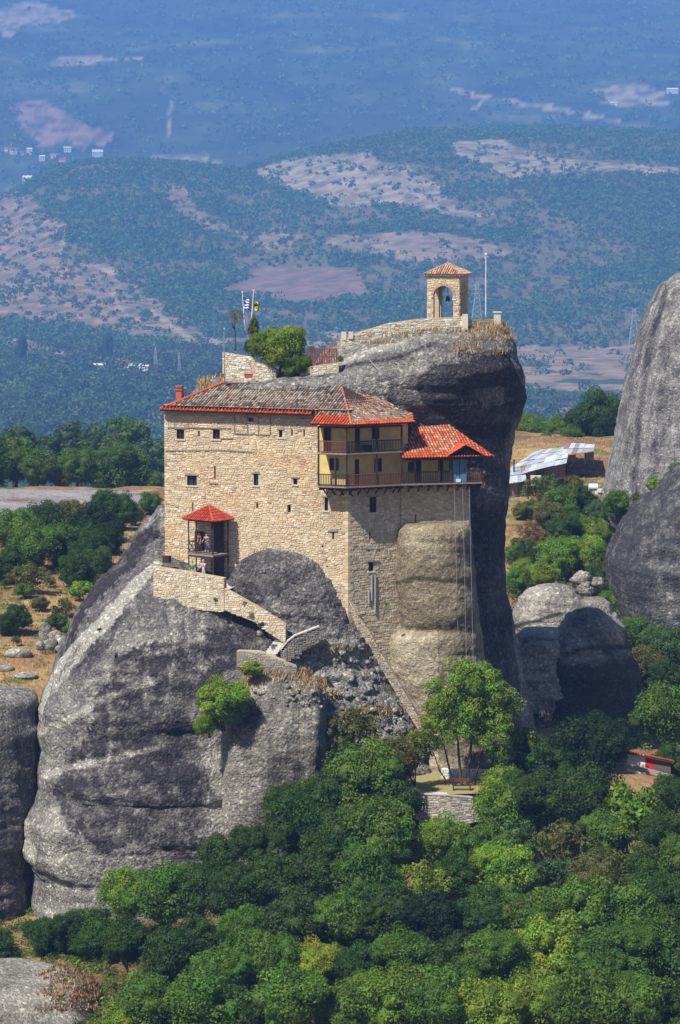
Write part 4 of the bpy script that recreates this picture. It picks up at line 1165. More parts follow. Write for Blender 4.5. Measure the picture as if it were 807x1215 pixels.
for i, (a, b) in enumerate(((c_l, c_f), (c_f, c_r), (c_r, c_b), (c_b, c_l))): roof_slope(tl, base, a, b, pk, pk, kcol, .22, .36, 30 + i)
ridge_tiles(tl, c_f, pk, [(.5, .09, .04)], 5, .1); ridge_tiles(tl, c_l, pk, [(.42, .07, .03)], 6, .1); ridge_tiles(tl, c_r, pk, [(.42, .07, .03)], 7, .1)
base.build('roof', M_WOOD, kiosk); tl.build('roof_tile', M_TILE, kiosk, kind='stuff', label='deep red roof tiles')
ins = .35
zfl = KL.sz(252, 660)[1]; zgr = KL.sz(252, 684)[1]
def kp(u, v, z):   # u along the left face from front, v along the right face
    return c_f * 0 + Vector((kc.x, kc.y, z)) + KL.h * -u + KR.h * v
wL2, wR2 = wl - ins, wr - ins
for u, v in ((ins, ins), (wL2, ins), (ins, wR2), (wL2, wR2), ((ins + wL2) / 2 + .5, ins)):
    m = MB(); m.bar(kp(u, v, zgr - .6), kp(u, v, zk - .02), .075); m.build('post', M_WOOD, kiosk)
m = MB(); m.hexa([kp(*q, zfl - .12) for q in ((wL2 + .1, ins - .1), (ins - .1, ins - .1), (ins - .1, wR2 + .1), (wL2 + .1, wR2 + .1))] + [kp(*q, zfl) for q in ((wL2 + .1, ins - .1), (ins - .1, ins - .1), (ins - .1, wR2 + .1), (wL2 + .1, wR2 + .1))])
m.build('floor', M_WOODGREY, kiosk)
for (a, b) in (((ins, ins), (wL2, ins)), ((ins, ins), (ins, wR2)), ((wL2, ins), (wL2, wR2))):
    for zz in (zfl + .95, zfl + .15): m = MB(); m.bar(kp(*a, zz), kp(*b, zz), .04); m.build('rail', M_WOOD, kiosk)
    n = 3
    for i in range(n):
        t0, t1 = i / n, (i + 1) / n; L_ = lambda t: (a[0] + (b[0] - a[0]) * t, a[1] + (b[1] - a[1]) * t)
        m = MB(); m.bar(kp(*L_(t0), zfl + .15), kp(*L_(t1), zfl + .95), .025); m.bar(kp(*L_(t1), zfl + .15), kp(*L_(t0), zfl + .95), .025); m.build('cross_brace', M_WOOD, kiosk)
    m = MB(); m.bar(kp(*a, zk - .12), kp(*b, zk - .12), .07); m.build('beam', M_WOOD, kiosk)
    m = MB(); m.bar(kp(*a, zfl - .2), kp(*b, zfl - .2), .09); m.build('beam', M_WOOD, kiosk)
m = MB(); m.hexa([kp(*q, zgr - .3) for q in ((wL2, wR2), (ins + .6, wR2), (ins + .6, wR2 + .15), (wL2, wR2 + .15))] + [kp(*q, zk - .05) for q in ((wL2, wR2), (ins + .6, wR2), (ins + .6, wR2 + .15), (wL2, wR2 + .15))]); m.build('back_boarding', M_WOOD, kiosk)

# ------------------------------------------------------------------ people
def skin_body(name, pts, edges, mat, parent, root=0):
    me = bpy.data.meshes.new(name); me.from_pydata([p[0] for p in pts], edges, []); me.update()
    o = bpy.data.objects.new(name, me); COL.objects.link(o)
    o.parent = parent
    sk = o.modifiers.new('skin', 'SKIN'); ss = o.modifiers.new('sub', 'SUBSURF'); ss.levels = 1; ss.render_levels = 1
    for i, p in enumerate(pts):
        v = me.skin_vertices[0].data[i]; v.radius = (p[1], p[1] if len(p) < 3 else p[2]); v.use_root = (i == root)
    me.materials.append(mat); return o
def colmat(c, nm): return mat_plain(nm, c, .85, 12, .12, .1, .01, .1)
def person(loc, face, shirt, trousers, hair, label, lean=0.0, arms='down', hat=None):
    """standing figure, about 1.7 m, arms on a rail or hanging"""
    e = empty('person', loc, face, label, 'person')
    skin = colmat((.55, .33, .23), 'skin'); S = 1.0
    fx = -lean
    sh = [((-.19, fx, 1.40), .05), ((.19, fx, 1.40), .05)]
    P_ = [((0, 0, .92), .11, .09), ((0, fx * .5, 1.15), .12, .09), ((0, fx, 1.38), .14, .09), ((0, fx, 1.47), .055), ((0, fx - .01, 1.56), .085, .09), ((0, fx - .01, 1.66), .085, .095)]
    E_ = [(0, 1), (1, 2), (2, 3), (3, 4), (4, 5)]
    for sgn in (-1, 1):
        b = len(P_); P_ += [((sgn * .09, 0, .88), .085), ((sgn * .10, -.02, .48), .058), ((sgn * .10, 0.01, .08), .042), ((sgn * .11, -.14, .035), .035)]
        E_ += [(0, b), (b, b + 1), (b + 1, b + 2), (b + 2, b + 3)]
        b = len(P_)
        if arms == 'rail': el, ha = (sgn * .25, fx - .08, 1.16), (sgn * .17, fx - .34, 1.10)
        elif arms == 'up': el, ha = (sgn * .26, fx - .2, 1.26), (sgn * .08, fx - .30, 1.48)
        else: el, ha = (sgn * .25, fx + .02, 1.13), (sgn * .26, fx - .06, .88)
        P_ += [((sgn * .19, fx, 1.38), .06), (el, .042), (ha, .03)]
        E_ += [(2, b), (b, b + 1), (b + 1, b + 2)]
        hb = len(P_)   # palm and five fingers
        hx, hy, hz = ha; d = Vector(ha) - Vector(el); d.normalize(); up = Vector((0, 0, 1)) if abs(d.z) < .8 else Vector((0, -1, 0)); sd = d.cross(up).normalized()
        P_.append((tuple(Vector(ha) + d * .06), .03, .018)); E_.append((b + 2, hb))
        for k, (of, ln) in enumerate(((-.03, .06), (-.01, .075), (.01, .07), (.03, .05))):
            P_.append((tuple(Vector(ha) + d * (.06 + ln) + sd * of - up * .015), .009)); E_.append((hb, hb + 1 + k))
        P_.append((tuple(Vector(ha) + d * .05 + sd * (-.05)), .010)); E_.append((b + 2, hb + 5))
    skin_body('body', P_, E_, skin, e)
    ps = [((0, 0, .90), .125, .10), ((0, fx * .5, 1.15), .135, .105), ((0, fx, 1.38), .155, .105)]; es = [(0, 1), (1, 2)]
    for sgn in (-1, 1):
        b = len(ps)
        el = (sgn * .25, fx - .08, 1.16) if arms == 'rail' else ((sgn * .26, fx - .2, 1.26) if arms == 'up' else (sgn * .25, fx + .02, 1.13))
        ps += [((sgn * .20, fx, 1.385), .072), (el, .056)]; es += [(2, b), (b, b + 1)]
    skin_body('shirt', ps, es, colmat(shirt, 'shirt_cloth'), e)
    ps = [((0, 0, .94), .125, .10), ((0, 0, .86), .12, .10)]; es = [(0, 1)]
    for sgn in (-1, 1):
        b = len(ps); ps += [((sgn * .095, 0, .84), .095), ((sgn * .10, -.02, .48), .07), ((sgn * .10, 0.01, .12), .055)]; es += [(1, b), (b, b + 1), (b + 1, b + 2)]
    skin_body('trousers', ps, es, colmat(trousers, 'trouser_cloth'), e)
    skin_body('hair' if hat is None else 'hat', [((0, fx + .015, 1.64), .095, .10), ((0, fx + .01, 1.72), .085, .09)], [(0, 1)], colmat(hat or hair, 'hair'), e)
    f = MB()
    for sx in (-.032, .032): f.box(sx, fx - .10, 1.63, .022, .02, .014, (.03, .02, .02))
    f.box(0, fx - .112, 1.60, .022, .03, .045, (.5, .3, .22)); f.box(0, fx - .10, 1.565, .05, .02, .012, (.4, .12, .1))
    for sx in (-.088, .088): f.box(sx, fx, 1.61, .02, .04, .06, (.55, .33, .23))
    me = f.mesh('face', M_PAINT); o = bpy.data.objects.new('face', me); COL.objects.link(o); o.parent = e
    return e
p = kp(1.3, .75, zfl); person(p, radians(-30), (.10, .12, .30), (.12, .16, .34), (.03, .02, .015), 'person in dark blue leaning on the kiosk railing', .16, 'rail')
p = kp(2.2, .8, zfl); person(p, radians(-60), (.35, .08, .07), (.05, .05, .06), (.04, .03, .02), 'person in a dark red top standing further back in the kiosk', .05, 'down')
p = kp(2.35, .1, zgr - .25); person((p.x, p.y, p.z - .35), radians(-10), (.02, .28, .13), (.08, .09, .12), (.05, .03, .02), 'person in green below the kiosk floor', .1, 'down')
p = kp(1.15, .1, zgr - .25); person((p.x, p.y, p.z - .2), radians(-35), (.62, .60, .72), (.35, .35, .55), (.05, .04, .03), 'person in white and lilac below the kiosk floor', .05, 'up', (.7, .7, .75))
for px_, py_, sh_, hr_, hat_, lab in ((643, 862, (.55, .62, .75), (.04, .03, .02), (.10, .22, .55), 'person in a pale top and blue hat in the shade of the great boulder'),
                                    (650, 866, (.45, .08, .20), (.03, .02, .02), None, 'person in a pink top standing in front of the blue-hatted one')):
    q = at(px_, py_, 268.5 if hat_ else 266.8); person(q, radians(20), sh_, (.06, .07, .14), hr_, lab, .04, 'down', hat_)

# ------------------------------------------------------------------ terrace wall in front of the kiosk, stair walls
def poly_wall(name, pts, Y, zt_zb, thick, label, cat, seed, pal=STONES, cop=None, group=None, mort=M_MORTAR):
    """pts: list of (px, py_top, py_bottom, Y)"""
    r0 = at(pts[0][0], pts[0][2], pts[0][3])
    root = empty(name, r0, 0, label, cat, group)
    mm = MB(); st = MB(); cp = MB()
    for i, ((x0, t0, b0, y0), (x1, t1, b1, y1)) in enumerate(zip(pts[:-1], pts[1:])):
        A = at(x0, t0, y0); B_ = at(x1, t1, y1); ab = at(x0, b0, y0).z; bb = at(x1, b1, y1).z
        d = (B_ - A).xy; ang = math.atan2(d.y, d.x); W = Plane(A, ang); L = d.length
        mm.hexa([W.P(0, ab, 0), W.P(L, bb, 0), W.P(L, bb, -thick), W.P(0, ab, -thick), W.P(0, A.z, 0), W.P(L, B_.z, 0), W.P(L, B_.z, -thick), W.P(0, A.z, -thick)])
        tst = lambda s, z, A=A, B_=B_, L=L, ab=ab, bb=bb: z < A.z + (B_.z - A.z) * s / L - .06 and z > ab + (bb - ab) * s / L
        stone_face(st, W, 0, L, min(ab, bb), max(A.z, B_.z), pal=pal, seed=seed + i, test=tst)
        if cop:
            hh = .1
            cp.hexa([W.P(0, A.z, .06), W.P(L, B_.z, .06), W.P(L, B_.z, -thick - .04), W.P(0, A.z, -thick - .04), W.P(0, A.z + hh, .06), W.P(L, B_.z + hh, .06), W.P(L, B_.z + hh, -thick - .04), W.P(0, A.z + hh, -thick - .04)])
    mm.build('wall_core', mort, root); st.build('wall_stone', M_STONE, root, kind='stuff')
    if cop: cp.build('coping', cop, root)
    return root
poly_wall('terrace_wall', [(182, 672, 722, 250.6), (222, 678, 722, 249.7), (266, 686, 726, 248.4)], 0, 0, .45, 'cream stone terrace wall carrying the kiosk at the head of the cliff', 'wall', 50, pal=PALE_STONES + STONES[:3])
poly_wall('stair_wall', [(266.5, 698, 724, 248.3), (302, 718, 738, 247.6), (320, 729, 752, 247.2), (339, 741, 764, 246.9)], 0, 0, .45, 'sloping cream stone wall running down from the terrace to the steps', 'wall', 56, pal=PALE_STONES + STONES[:3])
poly_wall('parapet', [(333, 772, 788, 246.2), (341, 762, 784, 246.2), (350, 755, 780, 246.3), (379, 744, 762, 246.9)], 0, 0, .3, 'short parapet with bright coping across the dark rocks', 'wall', 60, pal=[(.25, .22, .19), (.3, .27, .22)], cop=M_COPING, mort=ROCK_MAIN)
poly_wall('retaining_wall', [(281, 772, 790, 245.7), (308, 773, 800, 245.2), (338, 785, 812, 244.8), (352, 790, 812, 244.9)], 0, 0, .6, 'low grey wall edging the path above the round bush', 'wall', 64, pal=[(.26, .25, .21), (.30, .28, .23), (.22, .21, .18)])
# steps between
st = empty('stair', at(345, 750, 248), 0, 'flight of pale steps between the sloping wall and the parapet', 'stair')
for i in range(9):
    q = at(322 + i * 2.0, 776 - i * 2.6, 246.8 + i * .12); m = MB(); m.box(q.x, q.y, q.z, 1.1, .4, .16, rz=radians(-30)); m.build('step', M_COPING, st)
# terrace floor
m = MB(); A = at(183, 680, 250.9); p1 = at(183, 684, 250.7); p2 = at(266, 697, 248.6); p3 = WL.P(WL.sz(290, 690)[0], p2.z, -.3); p4 = WL.P(sA, p1.z, -.3)
zt_ = p1.z; m.poly([(p1.x, p1.y, zt_), (p2.x, p2.y, zt_ - .9), (p3.x, p3.y, zt_ - .9), (p4.x, p4.y, zt_)]); tag(m.build('terrace_floor', M_COPING), kind='structure')
# long diagonal wall in the ravine
poly_wall('diagonal_wall', [(414, 712, 722, 250.0), (424, 730, 745, 249.6), (440, 752, 768, 249.4), (452, 775, 792, 249.3), (478, 818, 836, 248.9), (500, 858, 872, 248.5)], 0, 0, .5, 'weathered diagonal wall dropping through the ravine between dark rocks and ochre column', 'wall', 70, pal=[(.34, .29, .22), (.40, .34, .26), (.27, .24, .2)])
# box on the terrace wall
m = MB(); q = at(198, 664, 253.5); m.box(q.x, q.y, q.z, .55, .5, .5, rz=radians(-22)); m.box(q.x, q.y, q.z + .28, .62, .56, .06, rz=radians(-22)); tag(m.build('crate', M_WOOD), 'small dark box on the terrace left of the kiosk', 'box')

# ------------------------------------------------------------------ summit: walls, belfry, poles
poly_wall('summit_wall', [(405, 401, 424, 259.2), (418, 400, 416, 259.4), (432, 393, 410, 259.6), (460, 384, 402, 259.8), (485, 380, 400, 259.8), (512, 377.5, 398, 259.8), (553, 376.5, 392, 259.8)], 0, 0, .5, 'pale crenellated stone wall climbing the summit rock to the belfry', 'wall', 80, pal=PALE_STONES)
for x, y in ((408.5, 401), (415, 400.5)):
    pass
sw = bpy.data.objects['summit_wall']
for x0, x1 in ((405, 411), (413.5, 419)):
    a = at(x0, 394, 259.3); b = at(x1, 402, 259.3); m = MB(); m.box((a.x + b.x) / 2, 259.5, (a.z + b.z) / 2, b.x - a.x, .5, a.z - b.z, (.62, .57, .47)); m.build('merlon', M_STONE, sw)
poly_wall('summit_parapet', [(556, 379, 392, 261.0), (584, 379, 392, 262.2), (594, 379, 390, 262.6)], 0, 0, .5, 'shaded parapet behind the belfry on the brink of the overhang', 'wall', 90, pal=[(.3, .28, .24), (.36, .33, .28)])
m = MB(); a = at(590, 371, 262.3); b = at(590, 388, 262.3); m.box(a.x, 262.3, (a.z + b.z) / 2, .55, .6, a.z - b.z, (.6, .56, .47)); m.box(a.x, 262.3, a.z + .04, .7, .75, .1, (.6, .56, .47)); tag(m.build('pillar', M_STONE), 'squat stone pillar ending the parapet at the cliff edge', 'pillar')
m = MB(); a = at(552, 373, 259.6); b = at(552, 392, 259.6); m.box(a.x, 259.7, (a.z + b.z) / 2, .45, .55, a.z - b.z, (.64, .6, .5)); tag(m.build('pillar', M_STONE), 'pale stone pillar at the foot of the belfry corner', 'pillar')

bf = at(545, 377, 260.0)
aBF = radians(-17.5)
B1 = Plane(bf, aBF); B2 = Plane(bf, aBF + pi / 2)      # front, right side
wb = -B1.sz(507, 377)[0]
zb0 = bf.z - .6; zb1 = B1.sz(526, 327)[1]
belfry = empty('belfry', (bf.x, bf.y, bf.z), 0, 'open arched stone belfry with a tiled pyramid roof on the highest rock', 'belfry')
BACK = Plane(B1.P(-wb, 0, -wb), aBF + pi); LEFT = Plane(B1.P(-wb, 0, 0), aBF - pi / 2)
zsp = B1.sz(526, 351.5)[1]
r_in = wb * .31
ST2 = [(.60, .48, .33), (.52, .42, .29), (.66, .54, .38), (.46, .37, .26)]
def arch_panel(W, s0, s1, name):
    cs = (s0 + s1) / 2; th = .38
    m = MB(); sg = 14
    xs = [cs - r_in * cos(pi * i / sg) for i in range(sg + 1)]; zs = [zsp + r_in * sin(pi * i / sg) for i in range(sg + 1)]
    for o in (0, -th):
        m.poly([W.P(s0, zb0, o), W.P(cs - r_in, zb0, o), W.P(cs - r_in, zsp, o), W.P(s0, zsp, o)]); m.poly([W.P(cs + r_in, zb0, o), W.P(s1, zb0, o), W.P(s1, zsp, o), W.P(cs + r_in, zsp, o)])
        m.poly([W.P(s0, zsp, o), W.P(xs[0], zsp, o), W.P(xs[0], zb1, o), W.P(s0, zb1, o)]); m.poly([W.P(xs[-1], zsp, o), W.P(s1, zsp, o), W.P(s1, zb1, o), W.P(xs[-1], zb1, o)])
        for i in range(sg): m.poly([W.P(xs[i], zs[i], o), W.P(xs[i + 1], zs[i + 1], o), W.P(xs[i + 1], zb1, o), W.P(xs[i], zb1, o)])
    for i in range(sg): m.poly([W.P(xs[i], zs[i], 0), W.P(xs[i], zs[i], -th), W.P(xs[i + 1], zs[i + 1], -th), W.P(xs[i + 1], zs[i + 1], 0)])
    for s in (xs[0], xs[-1]): m.poly([W.P(s, zb0, 0), W.P(s, zb0, -th), W.P(s, zsp, -th), W.P(s, zsp, 0)])
    m.build('wall', M_MORTAR, belfry)
    st = MB(); rr = r_in + .2
    stone_face(st, W, s0, s1, zb0, zb1 - .02, pal=ST2, seed=int(abs(s0) * 100) + 100, hmin=.12, hmax=.2, wmin=.18, wmax=.4,
               test=lambda s, z: not (abs(s - cs) < r_in + .08 and z < zsp) and not (z >= zsp - .05 and hypot(s - cs, z - zsp) < rr + .05))
    st.build('wall_stone', M_STONE, belfry, kind='stuff')
    bk = MB(); nb = 22
    for i in range(nb):
        a0, a1 = pi * i / nb + .02, pi * (i + 1) / nb - .02; c = ((.54, .36, .24), (.58, .42, .29), (.48, .32, .22))[i % 3]
        p = []
        for o in (.07, -.02):
            p += [W.P(cs + r_in * cos(a0), zsp + r_in * sin(a0), o), W.P(cs + rr * cos(a0), zsp + rr * sin(a0), o), W.P(cs + rr * cos(a1), zsp + rr * sin(a1), o), W.P(cs + r_in * cos(a1), zsp + r_in * sin(a1), o)]
        bk.hexa(p, c)
    bk.build('brick_arch', M_STONE, belfry)
    im = MB()
    for s in (cs - r_in - .22, cs + r_in - .02): im.pbox(W, s, s + .24, zsp - .1, zsp, -.1, .1, (.62, .55, .42))
    im.build('impost', M_STONE, belfry)
arch_panel(B1, -wb, 0, 'front'); arch_panel(B2, 0, wb, 'right'); arch_panel(BACK, -wb, 0, 'back'); arch_panel(LEFT, -wb, 0, 'left')
m = MB(); ov = .22; m.pbox(B1, -wb - ov, ov, zb1, zb1 + .12, -wb - ov, ov, (.6, .5, .38)); m.build('cornice', M_STONE, belfry)
cs_ = [B1.P(-wb - ov, zb1 + .12, ov + .02), B1.P(ov, zb1 + .12, ov + .02), B1.P(ov, zb1 + .12, -wb - ov), B1.P(-wb - ov, zb1 + .12, -wb - ov)]
apx = sum(cs_, Vector((0, 0, 0))) / 4; apx.z = at(533, 312.5, apx.y).z
base = MB(); tl = MB()
bc = lambda r, y, ym, t: tuple(x * r.uniform(.8, 1.2) for x in ((.50, .28, .18), (.58, .42, .30), (.44, .2, .12), (.55, .36, .24), (.34, .26, .2))[r.randrange(5)])
for i in range(4): roof_slope(tl, base, cs_[i], cs_[(i + 1) % 4], apx, apx, bc, .2, .32, 60 + i); ridge_tiles(tl, cs_[i], apx, [(.5, .3, .2)], 70 + i, .07)
base.build('roof', M_WOOD, belfry); tl.build('roof_tile', M_TILE, belfry, kind='stuff')
m = MB(); m.bar(apx, apx + Vector((0, 0, .75)), .03); m.bar(apx + Vector((-.2, 0, .5)), apx + Vector((.2, 0, .5)), .03); m.build('cross', M_METAL, belfry)
# bell hanging in it
prof = [(0.02, .42), (.12, .40), (.16, .28), (.19, .12), (.27, 0)]; m = MB(); bcx = B1.P(-wb / 2, zsp - .45, -wb / 2); sg = 16
for (r0, h0), (r1_, h1) in zip(prof[:-1], prof[1:]):
    for i in range(sg):
        a0, a1 = 2 * pi * i / sg, 2 * pi * (i + 1) / sg; m.poly([bcx + Vector((cos(a0) * r0, sin(a0) * r0, h0)), bcx + Vector((cos(a1) * r0, sin(a1) * r0, h0)), bcx + Vector((cos(a1) * r1_, sin(a1) * r1_, h1)), bcx + Vector((cos(a0) * r1_, sin(a0) * r1_, h1))])
m.bar(bcx + Vector((0, 0, .42)), bcx + Vector((0, 0, 1.2)), .02)
tag(m.build('bell', mat_plain('bronze', (.12, .09, .05), .5, 5, .3, .1, .01, .5, .6), None, True), 'dark bronze bell hanging inside the open belfry', 'bell')

def pole(px, y0, y1, Y, w, label, mat=M_WHITE, knob=True, dx=0):
    b = at(px, y1, Y); t = at(px + dx, y0, Y)
    e = empty('pole', b, 0, label, 'pole'); m = MB(); m.bar(b + Vector((0, 0, -.4)), t, w, n=8, w2=w * .7); m.build('shaft', mat, e)
    if knob: m = MB(); m.box(t.x, t.y, t.z + .06, w * 4, w * 4, .14); m.build('knob', mat, e)
    return e
pole(576.5, 302, 380, 262.4, .05, 'tall thin white pole right of the belfry')
pole(266, 391, 446, 258.8, .035, 'thin grey pole at the left end of the garden wall', M_METAL)
pole(293.2, 373, 418, 262.0, .03, 'short white pole between the two flagpoles', M_METAL, False)
# cables down the shaded rock
for i, (xa, xb) in enumerate(((539, 545), (549, 554), (557, 562))):
    m = MB(); prev = None
    for k in range(9):
        t = k / 8; q = at(xa + (xb - xa) * t, 580 + 228 * t, 249.6 - .3 * i * .3)
        if prev is not None: m.bar(prev, q, .014, n=4)
        prev = q
    tag(m.build('rope', M_METAL), ('left', 'middle', 'right')[i] + 'most of the three ropes hanging from the balcony down the shaded rock' if i != 1 else 'middle one of the three ropes hanging from the balcony down the shaded rock', 'rope', 'hoist ropes')
m = MB(); pts = [(438, 426, 256.2), (448, 438, 255.9), (470, 451, 255.6), (463, 478, 255.6)]
for (a, b, c), (d, e_, f) in zip(pts[:-1], pts[1:]): m.bar(at(a, b, c), at(d, e_, f), .035, n=6)
tag(m.build('water_pipe', M_METAL), 'thin pale pipe kinking down the summit rock to the roof', 'pipe')

# flags
def flag(px0, ytop, ybot, Y, cloth_fn, label, lean, fl):
    b = at(px0 + lean, ybot, Y); t = at(px0, ytop, Y); e = empty('flagpole', b, 0, label, 'flagpole')
    m = MB(); m.bar(b + Vector((0, 0, -.3)), t, .045, n=8, w2=.03); m.build('shaft', M_WHITE, e); m = MB(); m.box(t.x, t.y, t.z + .05, .12, .12, .1); m.build('knob', M_WHITE, e)
    mb = MB(); x0, x1, y0, y1, sag = fl; n, k = 18, 18
    def P(u, v):
        q = at(x0 + (x1 - x0) * u, y0 + (y1 - y0) * v + sag * u + 1.0 * sin(u * 7), Y); q.y += .25 * sin(u * 6 + v); return q
    for i in range(n):
        for j in range(k): mb.poly([P(i / n, (j + 1) / k), P((i + 1) / n, (j + 1) / k), P((i + 1) / n, j / k), P(i / n, j / k)], cloth_fn((i + .5) / n, (j + .5) / k))
    mb.build('flag', M_CLOTH, e)
def greek(u, v):
    B_, Wt = (.02, .08, .42), (.8, .8, .8)
    if u < .4 and v < 5 / 9: return Wt if (abs(u - .2) < .045 or abs(v - 5 / 18) < .056) else B_
    return B_ if int(v * 9) % 2 == 0 else Wt
def byz(u, v):
    x, y = u - .5, v - .48
    body = (x / .10) ** 2 + (y / .26) ** 2 < 1
    wing = abs(abs(x) - .2) < .13 and -.2 < y + abs(x) * .2 < .14 and (int((abs(x)) * 26) % 2 == 0 or y < 0)
    head = (abs(x) - .08) ** 2 + (y + .30) ** 2 < .006; tail = abs(x) < .12 * (y - .1) / .2 and .1 < y < .36
    return (.03, .03, .02) if (body or wing or head or tail) else (.75, .68, .05)
flag(287.5, 347, 388, 261.5, greek, 'flagpole flying the blue and white striped flag over the garden', 3.5, (288.5, 298, 352, 366, 3))
flag(301, 345, 382, 261.0, byz, 'flagpole with yellow flag bearing a black double-headed eagle', -3, (301, 307.5, 357, 367, 3))

# garden walls behind the roof
poly_wall('garden_wall', [(264, 418, 452, 258.9), (299, 424, 454, 258.3), (303, 430, 456, 258.2), (328, 438, 458, 257.8)], 0, 0, .5, 'pale stone garden wall behind the roof, left of the round bush', 'wall', 120, pal=PALE_STONES)
poly_wall('garden_wall', [(356, 437, 458, 257.3), (378, 433, 458, 257.0), (402, 430, 452, 256.8)], 0, 0, .5, 'stone garden wall below the red fence, right of the round bush', 'wall', 126, pal=PALE_STONES)
fr = empty('fence', at(366, 432, 257.4), 0, 'red-brown timber fence with crossed braces above the roof', 'fence')
FA = at(365, 432, 257.3); FB = at(399.5, 432, 256.9)
zt_ = at(380, 414, 257.1).z
for zz in (zt_, (zt_ + FA.z) / 2, FA.z + .1): m = MB(); m.bar((FA.x, FA.y, zz), (FB.x, FB.y, zz), .05); m.build('rail', M_WOODRED, fr)
for i in range(13):
    t = i / 12; x = FA.x + (FB.x - FA.x) * t; y = FA.y + (FB.y - FA.y) * t; m = MB(); m.box(x, y, (zt_ + FA.z) / 2, .07 if i % 3 else .12, .07, zt_ - FA.z + (.1 if i % 3 == 0 else 0)); m.build('post' if i % 3 == 0 else 'picket', M_WOODRED, fr)
for i in range(0, 12, 3):
    a = FA + (FB - FA) * (i / 12); b = FA + (FB - FA) * ((i + 3) / 12); m = MB(); m.bar((a.x, a.y, FA.z + .1), (b.x, b.y, zt_), .03); m.bar((b.x, b.y, FA.z + .1), (a.x, a.y, zt_), .03); m.build('cross_brace', M_WOODRED, fr)
# pots on the garden wall foot
for x, w, lab in ((295, .7, 'terracotta trough at the foot of the garden wall behind the roof'), (264, .3, 'small terracotta pot at the left end of the garden wall')):
    q = at(x, 446, 257.6); m = MB(); b_ = len(m.v); m.hexa([(q.x + sx * w * .42, q.y + sy * .12, q.z - .15) for sx, sy in ((-1, -1), (1, -1), (1, 1), (-1, 1))] + [(q.x + sx * w * .5, q.y + sy * .16, q.z + .14) for sx, sy in ((-1, -1), (1, -1), (1, 1), (-1, 1))])
    m.box(q.x, q.y, q.z + .16, w * 1.1, .36, .05); tag(m.build('flower_pot', M_BRICK), lab, 'pot')
# ------------------------------------------------------------------ trees and bushes
def crown_mesh(name, ncl, nleaf, leaf, squash=.85, seed=1, rc=(.20, .36), core=.62, pw=.45, droop=0.0, spread=.75):
    r = np.random.RandomState(seed)
    d = r.randn(ncl, 3); d /= np.linalg.norm(d, axis=1, keepdims=True)
    rad = r.rand(ncl) ** pw * spread
    c = d * rad[:, None]; c[:, 2] = c[:, 2] * squash + .04
    c *= 1 + .38 * fbm(d, (1.6, 1.6, 1.6), 3, seed)[:, None]
    cr = rc[0] + (rc[1] - rc[0]) * r.rand(ncl)
    n = ncl * nleaf
    ci = np.repeat(np.arange(ncl), nleaf)
    q = r.randn(n, 3); q /= np.linalg.norm(q, axis=1, keepdims=True)
    q[:, 2] = np.where(r.rand(n) < .55, np.abs(q[:, 2]), q[:, 2])
    P = c[ci] + q * (cr[ci] * (.72 + .34 * r.rand(n)))[:, None]
    P[:, 2] -= droop * (P[:, 0] ** 2 + P[:, 1] ** 2)
    nm = q + r.randn(n, 3) * .55; nm /= np.linalg.norm(nm, axis=1, keepdims=True)
    t = np.cross(nm, r.randn(n, 3)); t /= np.linalg.norm(t, axis=1, keepdims=True); b = np.cross(nm, t)
    s = leaf * (.6 + .8 * r.rand(n))[:, None]
    V = np.stack([P - t * s, P - b * s * .55, P + t * s, P + b * s * .55], 1).reshape(-1, 3)
    Fq = np.arange(4 * n).reshape(n, 4)
    cv = (.66 + .62 * r.rand(ncl))[ci] * (.75 + .5 * r.rand(n))
    hue = (r.randn(ncl) * .07)[ci]
    col = np.stack([cv * (1 + hue * 1.6), cv, cv * (1 - hue)], 1)
    tri = np.vstack([Fq[:, [0, 1, 2]], Fq[:, [0, 2, 3]]]); colr = np.vstack([col, col])
    if core > 0:
        v, f = ico2(); k = len(v); m = min(ncl, 34)
        for j in range(m):
            vv = v * (1 + .25 * (r.rand(k, 1) - .5)) * cr[j] * core * 1.25 + c[j] * .86
            tri = np.vstack([tri, f + len(V)]); V = np.vstack([V, vv]); colr = np.vstack([colr, np.full((len(f), 3), .8)])
    return np_mesh(name, V, tri, M_LEAF, fcol=np.clip(colr, .1, 2))

CROWN = {
    'oak': [crown_mesh('oak_crown', 90, 210, .036, .95, s) for s in (1, 2, 3, 4)],
    'holm': [crown_mesh('holm_crown', 110, 200, .029, .95, s, (.16, .28)) for s in (11, 12, 13)],
    'broad': [crown_mesh('broad_crown', 46, 90, .075, .85, s, (.2, .34)) for s in (21, 22)],
    'shrub': [crown_mesh('shrub_crown', 34, 110, .06, .62, s, (.22, .4)) for s in (31, 32, 33)],
    'airy': [crown_mesh('airy_crown', 60, 60, .045, .8, s, (.12, .24), 0, .5) for s in (41, 42)],
    'bare': [crown_mesh('bare_crown', 40, 26, .035, .6, 51, (.10, .2), 0, .5)],
    'cone': [crown_mesh('cone_crown', 50, 90, .05, 1.0, 61, (.14, .24), .7)],
    'open': [crown_mesh('open_crown', 95, 95, .036, .95, s, (.13, .24), 0, .5, .02, .85) for s in (91, 92)],
    'tuft': [crown_mesh('tuft_crown', 14, 40, .13, .7, 81, (.2, .4), 0)],
    'far': [crown_mesh('far_crown', 36, 70, .075, .85, s, (.2, .36)) for s in (71, 72, 73)],
}
v_ = CROWN['cone'][0]
for q in v_.vertices:
    k = max(0.15, 1 - (q.co.z + .8) * .52); q.co.x *= k; q.co.y *= k; q.co.z *= 1.25

